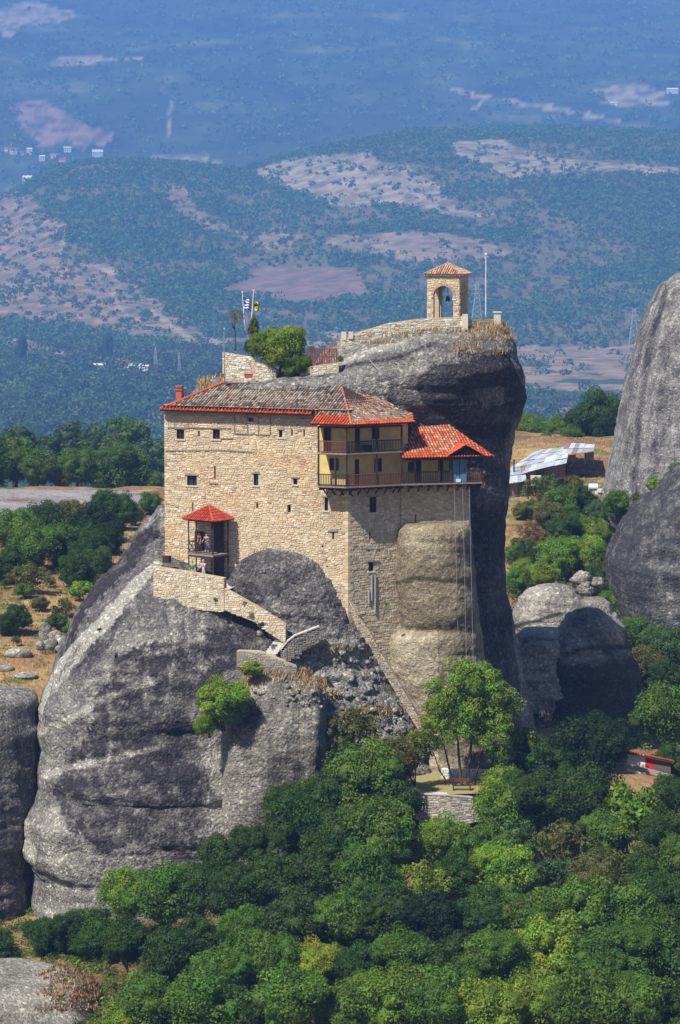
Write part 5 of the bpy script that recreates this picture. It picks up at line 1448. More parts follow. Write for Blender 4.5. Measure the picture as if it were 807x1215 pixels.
def trunk_mesh(name, seed, limbs=6, w=.09, lean=0.0, multi=1):
    r = random.Random(seed); m = MB()
    for j in range(multi):
        a0 = r.uniform(0, 6.28) if multi > 1 else 0; sp = .12 * (multi > 1)
        p = Vector((cos(a0) * sp * .3, sin(a0) * sp * .3, -.05)); ww = w / (1 + .3 * (multi - 1)); top = None
        for k in range(5):
            t = (k + 1) / 5
            q = Vector((cos(a0) * sp * t * 2.2 + r.uniform(-.05, .05) + lean * t, sin(a0) * sp * t * 2.2 + r.uniform(-.05, .05), t * .96))
            m.bar(p, q, ww, n=7, w2=ww * .8); p = q; ww *= .8
            if k >= 2:
                for _ in range(max(1, limbs // 3)):
                    a = r.uniform(0, 6.28); l = r.uniform(.35, .62)
                    q1 = q + Vector((cos(a) * l * .5, sin(a) * l * .5, r.uniform(.05, .16))); q2 = q1 + Vector((cos(a + .3) * l * .5, sin(a + .3) * l * .5, r.uniform(.08, .2)))
                    m.bar(q, q1, ww * .6, n=5, w2=ww * .4); m.bar(q1, q2, ww * .4, n=5, w2=ww * .15)
    return m.mesh(name, M_BARK)
TRUNKS = [trunk_mesh('trunk', s) for s in (1, 2, 3)]
TRUNK_MULTI = trunk_mesh('trunk_multi', 9, 6, .07, 0, 3)

TINT = {'dark': (.048, .100, .012), 'mid': (.096, .180, .016), 'bright': (.170, .270, .018), 'lime': (.21, .28, .020), 'olive': (.125, .135, .026), 'blue': (.075, .140, .036),
        'brown': (.20, .13, .05), 'tan': (.27, .19, .08), 'deep': (.020, .046, .010)}
def ground_hit(px, py, y0=200.0, y1=460.0, n=800):
    Y = np.linspace(y0, y1, n); d = raydir(px, py); X = d.x / d.y * Y; Zr = CAMZ + d.z / d.y * Y
    k = np.where(Zr <= ground_z(X, Y))[0]
    return float(Y[k[0]]) if len(k) else y1
def tree(px, py, rpx, Y, kind, tint, label, sq=1.0, cat=None, group=None, name=None, trunk=None, base=None):
    """crown centre at photo px,py standing at distance Y; trunk down to the ground"""
    c = at(px, py, Y); R_ = rpx / F * Y
    g = gz(c.x, c.y) if base is None else base
    g = min(g, c.z - R_ * .5)
    shrub = kind == 'shrub' or (c.z - g) < R_ * .9
    nm = name or ('shrub' if shrub and kind in ('shrub',) else {'holm': 'evergreen_tree', 'cone': 'conifer', 'bare': 'bare_tree'}.get(kind, 'tree'))
    e = empty(nm, (c.x, c.y, g), 0, label, cat or ('bush' if nm == 'shrub' else 'tree'), group)
    if kind == 'shrub' and rpx < 10.5: kind = 'tuft'
    me = CROWN[kind][rnd.randrange(len(CROWN[kind]))]
    o = bpy.data.objects.new('crown', me); COL.objects.link(o); o.parent = e
    o.location = (0, 0, c.z - g); o.rotation_euler = (0, 0, rnd.uniform(0, 6.28))
    o.scale = (R_ * 1.08 * rnd.uniform(.92, 1.08), R_ * 1.08 * rnd.uniform(.92, 1.08), R_ * sq * 1.08)
    t = TINT[tint]; k = rnd.uniform(.85, 1.15); o.color = (t[0] * k * rnd.uniform(.9, 1.12), t[1] * k, t[2] * k, 1)
    if kind in ('oak', 'holm', 'far') and rpx > 19:      # a side limb's own foliage makes the outline uneven
        for q in range(2):
            a = rnd.uniform(0, 6.28); o2 = bpy.data.objects.new('crown', CROWN[kind][rnd.randrange(len(CROWN[kind]))]); COL.objects.link(o2); o2.parent = e
            o2.location = (cos(a) * R_ * .62, sin(a) * R_ * .62, c.z - g + R_ * rnd.uniform(-.35, .55)); k2 = R_ * rnd.uniform(.45, .68); o2.scale = (k2, k2, k2 * rnd.uniform(.8, 1.1)); o2.rotation_euler = (0, 0, rnd.uniform(0, 6)); u = rnd.uniform(.9, 1.25)
            o2.color = (o.color[0] * u, o.color[1] * u, o.color[2], 1)
    w = bpy.data.objects.new('trunk', trunk or TRUNKS[rnd.randrange(3)]); COL.objects.link(w); w.parent = e
    w.rotation_euler = (0, 0, rnd.uniform(0, 6.28)); s = max(R_, .5); w.scale = (s * .9, s * .9, c.z - g + R_ * .15)
    return e
ORD = ['first', 'second', 'third', 'fourth', 'fifth', 'sixth', 'seventh', 'eighth', 'ninth', 'tenth', 'eleventh', 'twelfth', 'thirteenth', 'fourteenth', 'fifteenth', 'sixteenth', 'seventeenth', 'eighteenth']
TW = {'dark': 'dark green', 'mid': 'mid-green', 'bright': 'bright green', 'lime': 'yellow-green', 'olive': 'olive green', 'blue': 'bluish green', 'brown': 'brownish', 'tan': 'dry tan', 'deep': 'very dark green'}

def rowtrees(where, entries, Y, group, kindw='leafy'):
    entries = sorted(entries, key=lambda e: e[0])
    for i, (px, py, r, kind, tint) in enumerate(entries):
        o = ORD[i]
        if Y == 219 and px < 130: Y_ = 237
        elif Y == 225 and px < 260: Y_ = 233
        else: Y_ = Y
        r *= rnd.uniform(.88, 1.22)
        tree(px, py, r * (1.10 if Y < 300 else 1), Y_ + rnd.uniform(-1.5, 1.5), kind, tint, f"{TW[tint]} {'evergreen' if kind == 'holm' else 'bushy' if kind == 'shrub' else 'broadleaf'} tree, {o} from the left {where}", group=group, name=None if kind != 'shrub' else 'tree', cat='tree')
G1 = 'trees of the wood below the cliff'
rowtrees("along the wood's bottom edge", [(150, 1214, 26, 'oak', 'bright'), (172, 1196, 36, 'oak', 'mid'), (236, 1200, 40, 'oak', 'mid'), (292, 1208, 36, 'holm', 'dark'), (345, 1190, 40, 'oak', 'mid'), (405, 1205, 40, 'oak', 'mid'), (466, 1196, 42, 'oak', 'bright'),
         (524, 1190, 40, 'oak', 'mid'), (580, 1204, 42, 'oak', 'bright'), (640, 1190, 42, 'oak', 'bright'), (700, 1200, 42, 'oak', 'mid'), (760, 1192, 42, 'oak', 'mid'), (820, 1204, 42, 'holm', 'dark')], 207, G1)
rowtrees("in the second rank of the wood", [(150, 1170, 26, 'airy', 'olive'), (205, 1143, 38, 'holm', 'dark'), (262, 1158, 34, 'oak', 'mid'), (315, 1150, 38, 'oak', 'mid'), (372, 1152, 30, 'oak', 'lime'), (424, 1150, 38, 'holm', 'dark'), (480, 1140, 38, 'oak', 'mid'),
         (535, 1148, 36, 'holm', 'dark'), (590, 1140, 40, 'oak', 'mid'), (648, 1138, 42, 'oak', 'bright'), (706, 1142, 40, 'oak', 'mid'), (765, 1134, 40, 'oak', 'mid'), (822, 1148, 40, 'oak', 'blue')], 213, G1)
rowtrees("in the third rank of the wood", [(-6, 1130, 22, 'oak', 'dark'), (50, 1112, 26, 'holm', 'dark'), (82, 1106, 28, 'holm', 'dark'), (112, 1112, 30, 'holm', 'dark'), (150, 1118, 26, 'oak', 'dark'), (236, 1112, 30, 'holm', 'dark'), (300, 1112, 34, 'oak', 'mid'), (352, 1102, 36, 'oak', 'dark'), (405, 1100, 34, 'oak', 'mid'),
         (462, 1090, 36, 'holm', 'dark'), (515, 1096, 36, 'holm', 'deep'), (572, 1088, 38, 'holm', 'dark'), (628, 1092, 34, 'oak', 'mid'), (690, 1086, 40, 'oak', 'mid'), (748, 1090, 36, 'oak', 'mid'), (806, 1084, 40, 'holm', 'dark')], 219, G1)
rowtrees("in the fourth rank of the wood", [(150, 1062, 34, 'oak', 'bright'), (192, 1068, 34, 'oak', 'mid'), (238, 1062, 34, 'oak', 'dark'), (286, 1062, 34, 'holm', 'dark'), (332, 1050, 34, 'oak', 'dark'), (380, 1052, 36, 'holm', 'dark'), (430, 1040, 40, 'oak', 'mid'),
         (505, 1050, 32, 'airy', 'lime'), (550, 1040, 34, 'holm', 'dark'), (606, 1042, 36, 'oak', 'bright'), (655, 1040, 36, 'airy', 'blue'), (710, 1042, 34, 'oak', 'olive'), (770, 1036, 38, 'holm', 'dark'), (824, 1030, 36, 'oak', 'mid')], 225, G1)
rowtrees("in the fifth rank of the wood", [(262, 1020, 26, 'holm', 'dark'), (308, 1005, 32, 'holm', 'dark'), (352, 985, 40, 'oak', 'dark'), (398, 1000, 36, 'holm', 'dark'), (446, 992, 40, 'oak', 'mid'), (528, 1000, 34, 'oak', 'bright'),
         (578, 1004, 32, 'holm', 'mid'), (622, 998, 34, 'airy', 'blue'), (668, 1000, 32, 'airy', 'olive'), (716, 996, 30, 'oak', 'mid'), (790, 990, 34, 'holm', 'dark')], 231, G1)
rowtrees("in the sixth rank of the wood", [(345, 958, 26, 'holm', 'dark'), (388, 950, 32, 'holm', 'dark'), (434, 925, 38, 'oak', 'mid'), (470, 955, 30, 'oak', 'dark'), (598, 962, 30, 'oak', 'bright'), (640, 950, 38, 'holm', 'dark'), (692, 945, 36, 'holm', 'dark'), (790, 948, 30, 'holm', 'dark')], 238, G1)
G2 = None
def one(*a, **k): return tree(*a, **k)
one(744, 966, 40, 236, 'broad', 'bright', 'round bush with large glossy bright leaves, standing out right of the terrace', cat='tree', name='tree')
one(420, 868, 38, 242.5, 'airy', 'olive', 'thin olive-green tree in front of the ravine, right of the pale pillar')
one(468, 905, 34, 241.5, 'oak', 'olive', 'olive tree between the thin ravine tree and the pale-green terrace tree')
one(493, 880, 20, 243, 'airy', 'lime', 'small yellow-green sapling against the base of the ochre column')
one(688, 905, 58, 247, 'holm', 'deep', 'large very dark evergreen in front of the shaded boulder')
one(640, 905, 36, 245, 'holm', 'dark', 'dark evergreen leaning against the very large one, nearer the terrace tree')
one(620, 880, 20, 246, 'broad', 'lime', 'small sunlit yellow-green bush beside the pale-green terrace tree')
one(598, 935, 32, 243.5, 'oak', 'bright', 'bright round bush at the right foot of the terrace tree')
one(790, 850, 42, 256, 'oak', 'mid', 'mid-green tree at the right edge above the red-edged roof')
one(795, 905, 26, 252, 'holm', 'dark', 'small dark evergreen right of the red-edged roof')
one(265, 832, 34, 241.6, 'holm', 'bright', 'round bright green bush growing on the cliff beside the pale pillar', base=at(265, 866, 241.6).z, name='shrub', cat='bush')
one(300, 794, 14, 243.6, 'shrub', 'lime', 'small yellow-green shrub just above the round cliff bush', base=at(300, 806, 244).z)
one(248, 858, 20, 241.8, 'holm', 'bright', 'lower lobe bush joined to the round cliff bush on its left', base=at(248, 874, 241.8).z, name='shrub', cat='bush')
# the pale-green terrace tree
T0 = at(552, 950, 244.5)
pt = empty('terrace_tree', T0, 0, 'tall airy pale-green tree with several dark stems on the terrace', 'tree')
pt.name = 'tree'
def addcrown(px, py, r, Y, kind, tint, sq=1.0):
    c = at(px, py, Y); R_ = r / F * Y; o = bpy.data.objects.new('crown', CROWN[kind][rnd.randrange(len(CROWN[kind]))]); COL.objects.link(o)
    o.parent = pt; o.matrix_parent_inverse = wmat(pt).inverted(); o.location = c; o.scale = (R_, R_, R_ * sq); o.rotation_euler = (0, 0, rnd.uniform(0, 6)); t = TINT[tint]; o.color = (t[0], t[1], t[2], 1)
for a in ((560, 820, 44, 244.5, 'open', 'bright'), (562, 812, 30, 244.2, 'oak', 'bright'), (528, 832, 32, 244, 'open', 'bright'), (596, 838, 30, 244.5, 'open', 'lime'), (544, 860, 34, 243.7, 'open', 'bright'), (584, 866, 34, 243.9, 'open', 'bright'), (515, 858, 24, 243.8, 'airy', 'lime'), (508, 884, 22, 243.6, 'airy', 'mid'), (592, 894, 22, 244, 'airy', 'bright'), ): addcrown(*a)
m = MB()
for (x0, x1, x2, yt, w) in ((549, 546, 540, 835, .14), (553, 556, 566, 815, .16), (557, 566, 584, 850, .11), (546, 534, 520, 855, .10), (555, 580, 600, 862, .07), (547, 522, 510, 880, .06)):
    p = at(x0, 952, 244.5); q = at(x1, 915, 244.4); r_ = at((x1 + x2) / 2, (915 + yt) / 2, 244.3); e_ = at(x2, yt, 244.3)
    m.bar(p, q, w, n=7, w2=w * .85); m.bar(q, r_, w * .85, n=7, w2=w * .55); m.bar(r_, e_, w * .55, n=5, w2=w * .2)
m.build('trunk', M_BARK, pt)

# right-hand slope between the summit rock and the towers
RS = [
 (640, 582, 26, 352, 'airy', 'olive', 'grey-green twiggy bush in front of the tin-roofed shed'), (664, 598, 22, 346, 'oak', 'mid', 'mid-green bush downhill of the tin-roofed shed'),
 (650, 612, 20, 340, 'oak', 'olive', 'olive bush on the slope below the dry grass'), (628, 630, 18, 333, 'airy', 'tan', 'dry tan bush close to the shaded summit rock'), (645, 640, 18, 332, 'airy', 'brown', 'brownish bush right of the dry tan bush'),
 (690, 594, 22, 345, 'holm', 'dark', 'dark bush at the foot of the tall rock tower'), (712, 612, 20, 342, 'oak', 'blue', 'bluish bush where tall tower and purplish hump meet'), (735, 600, 20, 341, 'oak', 'mid', 'green bush in the cleft between the two right-hand rocks'),
 (670, 632, 24, 332, 'holm', 'dark', 'dark bush in the middle of the right-hand slope'), (700, 636, 24, 330, 'oak', 'bright', 'bright bush left of the purplish hump, upper one'), (695, 662, 26, 322, 'oak', 'bright', 'bright bush left of the purplish hump, lower one'),
 (660, 664, 26, 322, 'oak', 'bright', 'bright yellowish bush above the small crowning stones'), (630, 662, 22, 322, 'holm', 'dark', 'dark bush against the edge of the summit rock, mid slope'), (614, 690, 18, 316, 'oak', 'mid', 'green bush tight against the summit rock, lowest of its line'), (613, 660, 14, 320, 'oak', 'mid', 'small green bush wedged beside the summit rock'),
 (640, 686, 22, 312, 'oak', 'lime', 'yellow-green bush behind the flat-topped pale boulder'), (716, 690, 26, 308, 'holm', 'dark', 'dark bush just right of the crowning stones'), (752, 700, 30, 306, 'oak', 'mid', 'green tree under the purplish hump, left one'), (790, 700, 30, 304, 'oak', 'olive', 'olive tree under the purplish hump, right one'),
 (735, 722, 24, 300, 'oak', 'mid', 'green tree right of the top of the great boulder'), (775, 735, 26, 292, 'airy', 'tan', 'dry tan-leaved tree on the right slope'), (808, 745, 26, 290, 'airy', 'brown', 'brown-leaved tree at the right edge'),
 (755, 755, 24, 288, 'oak', 'mid', 'green tree below the dry tan-leaved tree'), (792, 772, 30, 282, 'oak', 'blue', 'bluish tree at the right edge beside the great boulder'), (765, 790, 26, 278, 'oak', 'olive', 'olive tree against the right flank of the great boulder'),
 (790, 810, 28, 272, 'holm', 'dark', 'dark tree above the mid-green one at the right edge'), (640, 768, 14, 277.5, 'shrub', 'bright', 'small green shrub in the notch below the pale boulders'),
 (803, 556, 13, 324, 'shrub', 'lime', 'bright bush in the cleft above the purplish hump'), (776, 575, 13, 324, 'shrub', 'bright', 'green bush climbing the cleft above the purplish hump'), (757, 592, 10, 325, 'shrub', 'olive', 'olive bush at the lower end of the cleft'),
]
RS += [(618, 606, 13, 340, 'shrub', 'olive', 'olive bush hugging the summit rock edge below the shed'), (632, 602, 13, 340, 'shrub', 'mid', 'mid-green bush on dry grass just below the shed wall'), (650, 570, 13, 350, 'shrub', 'mid', 'green bush touching the front wall of the shed'),
 (682, 572, 13, 350, 'shrub', 'olive', 'olive bush at the right-hand corner of the shed'), (676, 612, 15, 340, 'oak', 'mid', 'mid-green bush between the dark bush at the tower foot and the middle slope'), (655, 590, 15, 340, 'oak', 'dark', 'dark bush under the twiggy grey-green one'),
 (618, 646, 13, 330, 'shrub', 'olive', 'olive bush filling the gap by the summit rock, mid slope'), (650, 652, 15, 330, 'oak', 'mid', 'mid-green bush in the gap above the yellowish bush'), (680, 650, 15, 330, 'oak', 'dark', 'dark bush in the gap left of the two bright bushes'),
 (620, 676, 14, 320, 'oak', 'bright', 'bright bush low on the slope beside the summit rock'), (712, 640, 15, 330, 'oak', 'mid', 'mid-green bush at the left foot of the purplish hump'), (706, 676, 16, 320, 'oak', 'olive', 'olive bush beside the hump above the crowning stones')]
for a in RS: tree(*a[:3], *((ground_hit(a[0], a[1] + a[2] * .85, 287 if a[1] < 740 else 270),) if (a[2] > 12 and 'cleft a' not in a[6] and 'the cleft' not in a[6]) else (a[3],)), *a[4:6], a[6], cat='bush' if 'bush' in a[6] or 'shrub' in a[6] or 'weeds' in a[6] else 'tree', name='shrub' if ('bush' in a[6] or 'shrub' in a[6] or 'weeds' in a[6]) else None)
HT = [(712, 492, 34, 425, 'holm', 'dark', 'large dark tree on the skyline left of the tall tower'), (694, 502, 22, 427, 'holm', 'dark', 'dark tree overlapping the large skyline tree on its left'), (728, 510, 24, 415, 'holm', 'deep', 'very dark tree tucked behind the tall tower'),
      (660, 512, 20, 430, 'oak', 'mid', 'mid-green tree behind the shed, third from the summit rock'), (638, 514, 20, 432, 'oak', 'mid', 'mid-green tree behind the shed, second from the summit rock'), (618, 512, 20, 433, 'oak', 'bright', 'bright tree behind the shed, nearest the summit rock'),
      (650, 524, 12, 415, 'oak', 'olive', 'small olive bush behind the ridge of the shed roof'), (625, 532, 12, 412, 'shrub', 'mid', 'low green bush at the left end of the shed roof'), (678, 518, 14, 420, 'oak', 'mid', 'green bush between the shed and the large skyline tree')]
for a in HT: tree(*a[:6], a[6], cat='tree')
# left side: trees on the skyline of the plateau
rowtrees("on the left skyline", [(-12, 552, 30, 'oak', 'dark'), (18, 548, 28, 'oak', 'mid'), (44, 556, 28, 'oak', 'mid'), (72, 566, 20, 'oak', 'olive'), (92, 556, 26, 'oak', 'mid'), (120, 566, 18, 'oak', 'bright'), (146, 556, 30, 'oak', 'mid'), (172, 572, 16, 'holm', 'blue'), (186, 576, 14, 'holm', 'mid')], 432, 'skyline trees on the left plateau')
rowtrees("in the hazy group behind the plateau", [(50, 535, 22, 'far', 'blue'), (95, 528, 26, 'far', 'blue'), (130, 530, 24, 'far', 'blue'), (150, 518, 28, 'far', 'mid'), (176, 540, 26, 'far', 'blue'), (205, 545, 26, 'far', 'blue'), (15, 530, 24, 'far', 'blue')], 620, 'hazy trees behind the left skyline')  # blue leaf tint paints part of the haze into these crowns
LS = [(20, 632, 30, 352, 'oak', 'mid', 'mid-green tree at the left edge below the rock plateau'), (52, 622, 28, 350, 'oak', 'dark', 'dark tree under the left end of the rock plateau'), (84, 618, 26, 349, 'oak', 'olive', 'olive tree under the middle of the rock plateau'),
      (112, 622, 28, 347, 'oak', 'deep', 'very dark tree under the rock plateau'), (138, 608, 26, 350, 'oak', 'dark', 'dark round tree breaking the plateau line'), (178, 598, 15, 352, 'oak', 'mid', 'green bush next to the corner of the monastery'), (35, 612, 10, 362, 'shrub', 'lime', 'lime green bush lit by the sun on the left plateau edge'), (160, 612, 14, 350, 'holm', 'dark', 'dark bush right of the round tree breaking the plateau line'),
      (10, 672, 26, 340, 'holm', 'dark', 'dark tree at the left edge, lower one'), (40, 655, 30, 335, 'oak', 'mid', 'mid-green tree above the umbrella-shaped tree'), (72, 648, 30, 333, 'oak', 'mid', 'mid-green tree in the middle of the left grove'), (104, 652, 30, 330, 'holm', 'dark', 'large dark tree at the right end of the left grove'), (130, 640, 22, 328, 'holm', 'deep', 'very dark tree nearest the pale cliff edge'),
      (88, 678, 26, 322, 'holm', 'dark', 'dark tree right of the umbrella-shaped tree'), (116, 668, 20, 320, 'oak', 'dark', 'dark tree at the lower right of the left grove'),
      (94, 700, 16, 312, 'shrub', 'bright', 'bright green bush on the dry slope left of the cliff edge'), (78, 720, 15, 306, 'airy', 'olive', 'soft olive shrub on the dry slope'), (70, 738, 14, 301, 'shrub', 'dark', 'dark bush beside the ruined stones'), (66, 725, 10, 303, 'shrub', 'olive', 'small olive tuft above the bush beside the ruin'),
      (18, 736, 22, 302, 'holm', 'dark', 'dark round bush at the left edge on the dry slope'), (6, 692, 8, 318, 'shrub', 'olive', 'small olive bush at the left edge on dry grass'), (60, 690, 9, 318, 'shrub', 'olive', 'low olive scrub in the dry grass'), (20, 760, 8, 292, 'shrub', 'olive', 'low scrub below the dark round bush')]
LS += [(30, 700, 13, 310, 'shrub', 'mid', 'mid-green bush on the dry slope under the umbrella-shaped tree'), (100, 724, 13, 305, 'shrub', 'mid', 'mid-green bush close to the dark cliff edge, above the ruin'), (112, 690, 13, 312, 'shrub', 'olive', 'olive bush beside the upper cliff edge'), (48, 716, 12, 305, 'shrub', 'olive', 'olive bush alone in the middle of the dry slope'), (84, 746, 12, 300, 'shrub', 'mid', 'mid-green bush right behind the ruined stones')]
for a in LS: tree(*a[:3], ground_hit(a[0], a[1] + a[2] * .85, 266, 440), *a[4:6], a[6], cat='bush' if ('bush' in a[6] or 'shrub' in a[6] or 'scrub' in a[6] or 'tuft' in a[6]) else 'tree', name='shrub' if ('bush' in a[6] or 'shrub' in a[6] or 'scrub' in a[6] or 'tuft' in a[6]) else None)
tree(38, 682, 26, ground_hit(38, 706, 266), 'airy', 'olive', 'flat umbrella-shaped olive tree with visible trunk on the dry slope', sq=.7, cat='tree')
tree(22, 684, 18, ground_hit(22, 704, 266), 'airy', 'olive', 'smaller olive tree joined to the umbrella-shaped one', sq=.7, cat='tree')
# garden on top
tree(333, 415, 28, 258.4, 'oak', 'bright', 'round bright green bush above the monastery roof', base=at(333, 448, 258).z, name='shrub', cat='bush')
tree(318, 412, 20, 258.8, 'oak', 'bright', 'left lobe of greenery beside the round bush above the roof', base=at(318, 440, 258).z, name='shrub', cat='bush')
tree(350, 432, 22, 257.9, 'holm', 'mid', 'darker low bush under the round bush above the roof', base=at(350, 452, 257.5).z, name='shrub', cat='bush')
tree(299, 412, 12, 259.2, 'holm', 'dark', 'small dark bush at the foot of the flagpoles', base=at(299, 424, 259).z, name='shrub', cat='bush')
tree(301, 388, 13, 260.6, 'cone', 'olive', 'dark pointed conifer behind the flagpoles', sq=1.15, base=at(303, 425, 260).z)
tree(279, 376, 15, 260.0, 'bare', 'brown', 'leaning tree with sparse brown foliage left of the flags', base=at(293, 414, 260).z, sq=1.2)
for x, y, lab in ((370, 414, 'small bush poking over the red-brown fence'), (404, 426, 'little bush at the right end of the red-brown fence')):
    tree(x, y, 5, 258.3, 'shrub', 'mid', lab, base=at(x, y + 6, 258).z)
tree(458, 716, 4, 249.0, 'shrub', 'bright', 'little green plant rooted in the angled wall by the drain pipe', base=at(458, 722, 249).z)
for x, y, r, Y, t, lab in ((256, 712, 4, 247.6, 'olive', 'small tuft growing on the terrace wall face'), (290, 716, 4, 247.0, 'tan', 'dry tuft on the sloping wall above the steps'), (310, 742, 6, 246.0, 'olive', 'olive tuft under the sloping wall'),
                           (366, 768, 5, 245.6, 'tan', 'dry tuft below the bright parapet'), (118, 747, 3.5, 245.6, 'olive', 'tiny tuft on the pale stain of the cliff')):
    tree(x, y, r, Y, 'shrub', t, lab, base=at(x, y + r, Y).z, name='shrub', cat='plant')

# ------------------------------------------------------------------ dry grass tufts, undergrowth
def tufts(name, pts, hgt, colr, label, wid=.03):
    V, Fq, Cc = [], [], []
    for (x, y, z) in pts:
        a = R.rand() * 6.28; h = hgt * (.5 + R.rand()); w = wid * (1 + R.rand()); lx, ly = (R.rand(2) - .5) * h * .9
        b = len(V); V += [(x - cos(a) * w, y - sin(a) * w, z), (x + cos(a) * w, y + sin(a) * w, z), (x + lx, y + ly, z + h)]
        Fq.append((b, b + 1, b + 2)); c = colr[R.randint(len(colr))]; k = .7 + .6 * R.rand(); Cc.append((c[0] * k, c[1] * k, c[2] * k))
    me = np_mesh(name, V, Fq, M_GRASS, fcol=np.array(Cc)); return tag(link_mesh(name, me), label, None, None, 'stuff')
DRY = [(.42, .30, .13), (.36, .25, .11), (.48, .36, .17), (.28, .22, .09)]
def on_mesh_points(objname, cond, n):
    """points on the upward faces of a rock"""
    o = bpy.data.objects[objname]; me = o.data
    V = np.zeros(len(me.vertices) * 3); me.vertices.foreach_get('co', V); V = V.reshape(-1, 3)
    Nn = np.zeros(len(me.vertices) * 3); me.vertices.foreach_get('normal', Nn); Nn = Nn.reshape(-1, 3)
    px, py = pix(V); ok = np.where(cond(px, py, Nn))[0]
    if len(ok) == 0: return []
    s = ok[R.randint(0, len(ok), n)]; P = V[s] + np.c_[R.randn(n, 2) * .12, np.zeros(n) - .03]
    return P
def patch(px, py, blobs):
    r = np.zeros(px.shape, bool)
    for x, y, rx, ry in blobs: r |= ((px - x) / rx) ** 2 + ((py - y) / ry) ** 2 < 1
    return r
pt_ = on_mesh_points('summit_rock', lambda px, py, nn: patch(px, py, [(515, 391, 45, 6), (575, 390, 32, 7), (553, 414, 20, 6), (590, 418, 10, 5), (480, 398, 22, 3), (575, 401, 36, 3), (448, 407, 22, 2)]) & (nn[:, 1] < .5), 2600)
tufts('dry_grass', pt_, .32, DRY, 'dry golden grass tufts on top of the summit rock')
pt_ = on_mesh_points('rock_dome', lambda px, py, nn: patch(px, py, [(385, 825, 20, 6), (440, 845, 30, 8), (360, 772, 10, 6), (400, 770, 20, 4)]) & (nn[:, 1] < .3), 1500)
tufts('dry_grass', list(pt_), .3, DRY, 'dry grass on the broken rocks of the ravine')
pt_ = on_mesh_points('rock_pillar', lambda px, py, nn: patch(px, py, [(330, 800, 40, 8), (370, 812, 20, 7), (300, 812, 14, 8)]) & (nn[:, 1] < .3), 2200)
tufts('dry_grass', list(pt_), .32, DRY + [(.25, .10, .05)], 'rusty dry grass on top of the pale rock pillar')
tufts('dry_grass', list(on_mesh_points('rock_ledge', lambda px, py, nn: (px + 10 * np.sin(py * .3) > 52) & (px < 130) & (py < 1200) & (nn[:, 2] > .2), 3800)), .2, [(.24, .12, .06), (.30, .17, .08), (.36, .26, .12), (.10, .13, .04), (.20, .10, .06)], 'rusty dry grass and moss over the right half of the pale ledge', .05)
def ground_scatter(n, x0, x1, Y0, Y1):
    Y = Y0 + (Y1 - Y0) * R.rand(n); px = x0 + (x1 - x0) * R.rand(n); X = (px - 403.5) / F * Y
    return np.c_[X, Y, ground_z(X, Y) - .03]
tufts('dry_grass', ground_scatter(9000, -80, 200, 262, 345), .24, DRY, 'dry grass on the slope left of the cliff', .035)
tufts('dry_grass', ground_scatter(9000, 590, 780, 325, 400), .22, DRY, 'dry grass round the tin-roofed shed', .035)
tufts('dry_grass', ground_scatter(6000, 490, 590, 238, 250), .25, DRY, 'dry grass on the little terrace under the airy tree', .03)
UG = np.array([TINT['mid'], TINT['bright'], TINT['dark'], TINT['olive'], TINT['dark']])
n = 2600; P = ground_scatter(n, -120, 930, 196, 262)
leaf_mass('undergrowth', P, .35 + .5 * R.rand(n), UG, 26, .13, 'leafy undergrowth on the floor of the wood below the cliff')
n = 420; P = ground_scatter(n, -80, 130, 214, 246)
leaf_mass('undergrowth', P, .4 + .5 * R.rand(n), UG, 50, .10, 'low bushes at the foot of the cliff behind the ledge')
n = 1100; P = ground_scatter(n, 590, 900, 275, 338)
leaf_mass('undergrowth', P, .5 + .6 * R.rand(n), UG, 30, .15, 'scrub covering the right-hand slope')
n = 260; P = ground_scatter(n, -60, 190, 270, 340)
leaf_mass('undergrowth', P, .3 + .4 * R.rand(n), np.array([TINT['olive'], TINT['mid'], TINT['tan']]), 40, .09, 'scattered low scrub on the dry left slope')
# ------------------------------------------------------------------ tin-roofed shed on the right
def quadsheet(m, P, c, th=.04):
    up = Vector((0, 0, th)); P = [Vector(p) for p in P]
    m.hexa([p for p in P] + [p + up for p in P], c)
shed = empty('shed', at(650, 572, 366), 0, 'long low shed roofed with overlapping pale blue tin sheets', 'shed')
gsh = gz(*at(650, 565, 366).xy)
TINC = [(.54, .60, .64), (.60, .65, .68), (.46, .52, .58), (.62, .64, .65), (.42, .46, .48)]
me_k = 0
def sheet_rows(e, L0, L1, U1, U0, ncol, nrow, seed, th=.05, name='roof_sheet'):
    """corrugated sheets between lower edge L0-L1 and upper edge U0-U1"""
    r = random.Random(seed); L0, L1, U1, U0 = map(Vector, (L0, L1, U1, U0))
    for i in range(ncol):
        for j in range(nrow):
            m = MB(); c = TINC[r.randrange(5)]; k = r.uniform(.75, 1.15); c = tuple(min(.85, x * k) for x in c)
            if r.random() < .07: c = (.35, .22, .15)
            lift = r.uniform(0, .10) + .05 * j; t0, t1 = i / ncol, (i + 1.04) / ncol; v0, v1 = j / nrow, (j + 1.08) / nrow
            nz = 6; sk = r.uniform(-.015, .015)
            def P(t, v): return (L0 + (L1 - L0) * (t + sk * v)) * (1 - v) + (U0 + (U1 - U0) * (t + sk * v)) * v
            for q in range(nz):
                ta, tb = t0 + (t1 - t0) * q / nz, t0 + (t1 - t0) * (q + 1) / nz; ha, hb = (.05 if q % 2 else 0) + lift, (0 if q % 2 else .05) + lift
                m.poly([P(ta, v0) + Vector((0, 0, ha)), P(tb, v0) + Vector((0, 0, hb)), P(tb, v1) + Vector((0, 0, hb)), P(ta, v1) + Vector((0, 0, ha))], c)
            m.build(name, M_TIN, e)
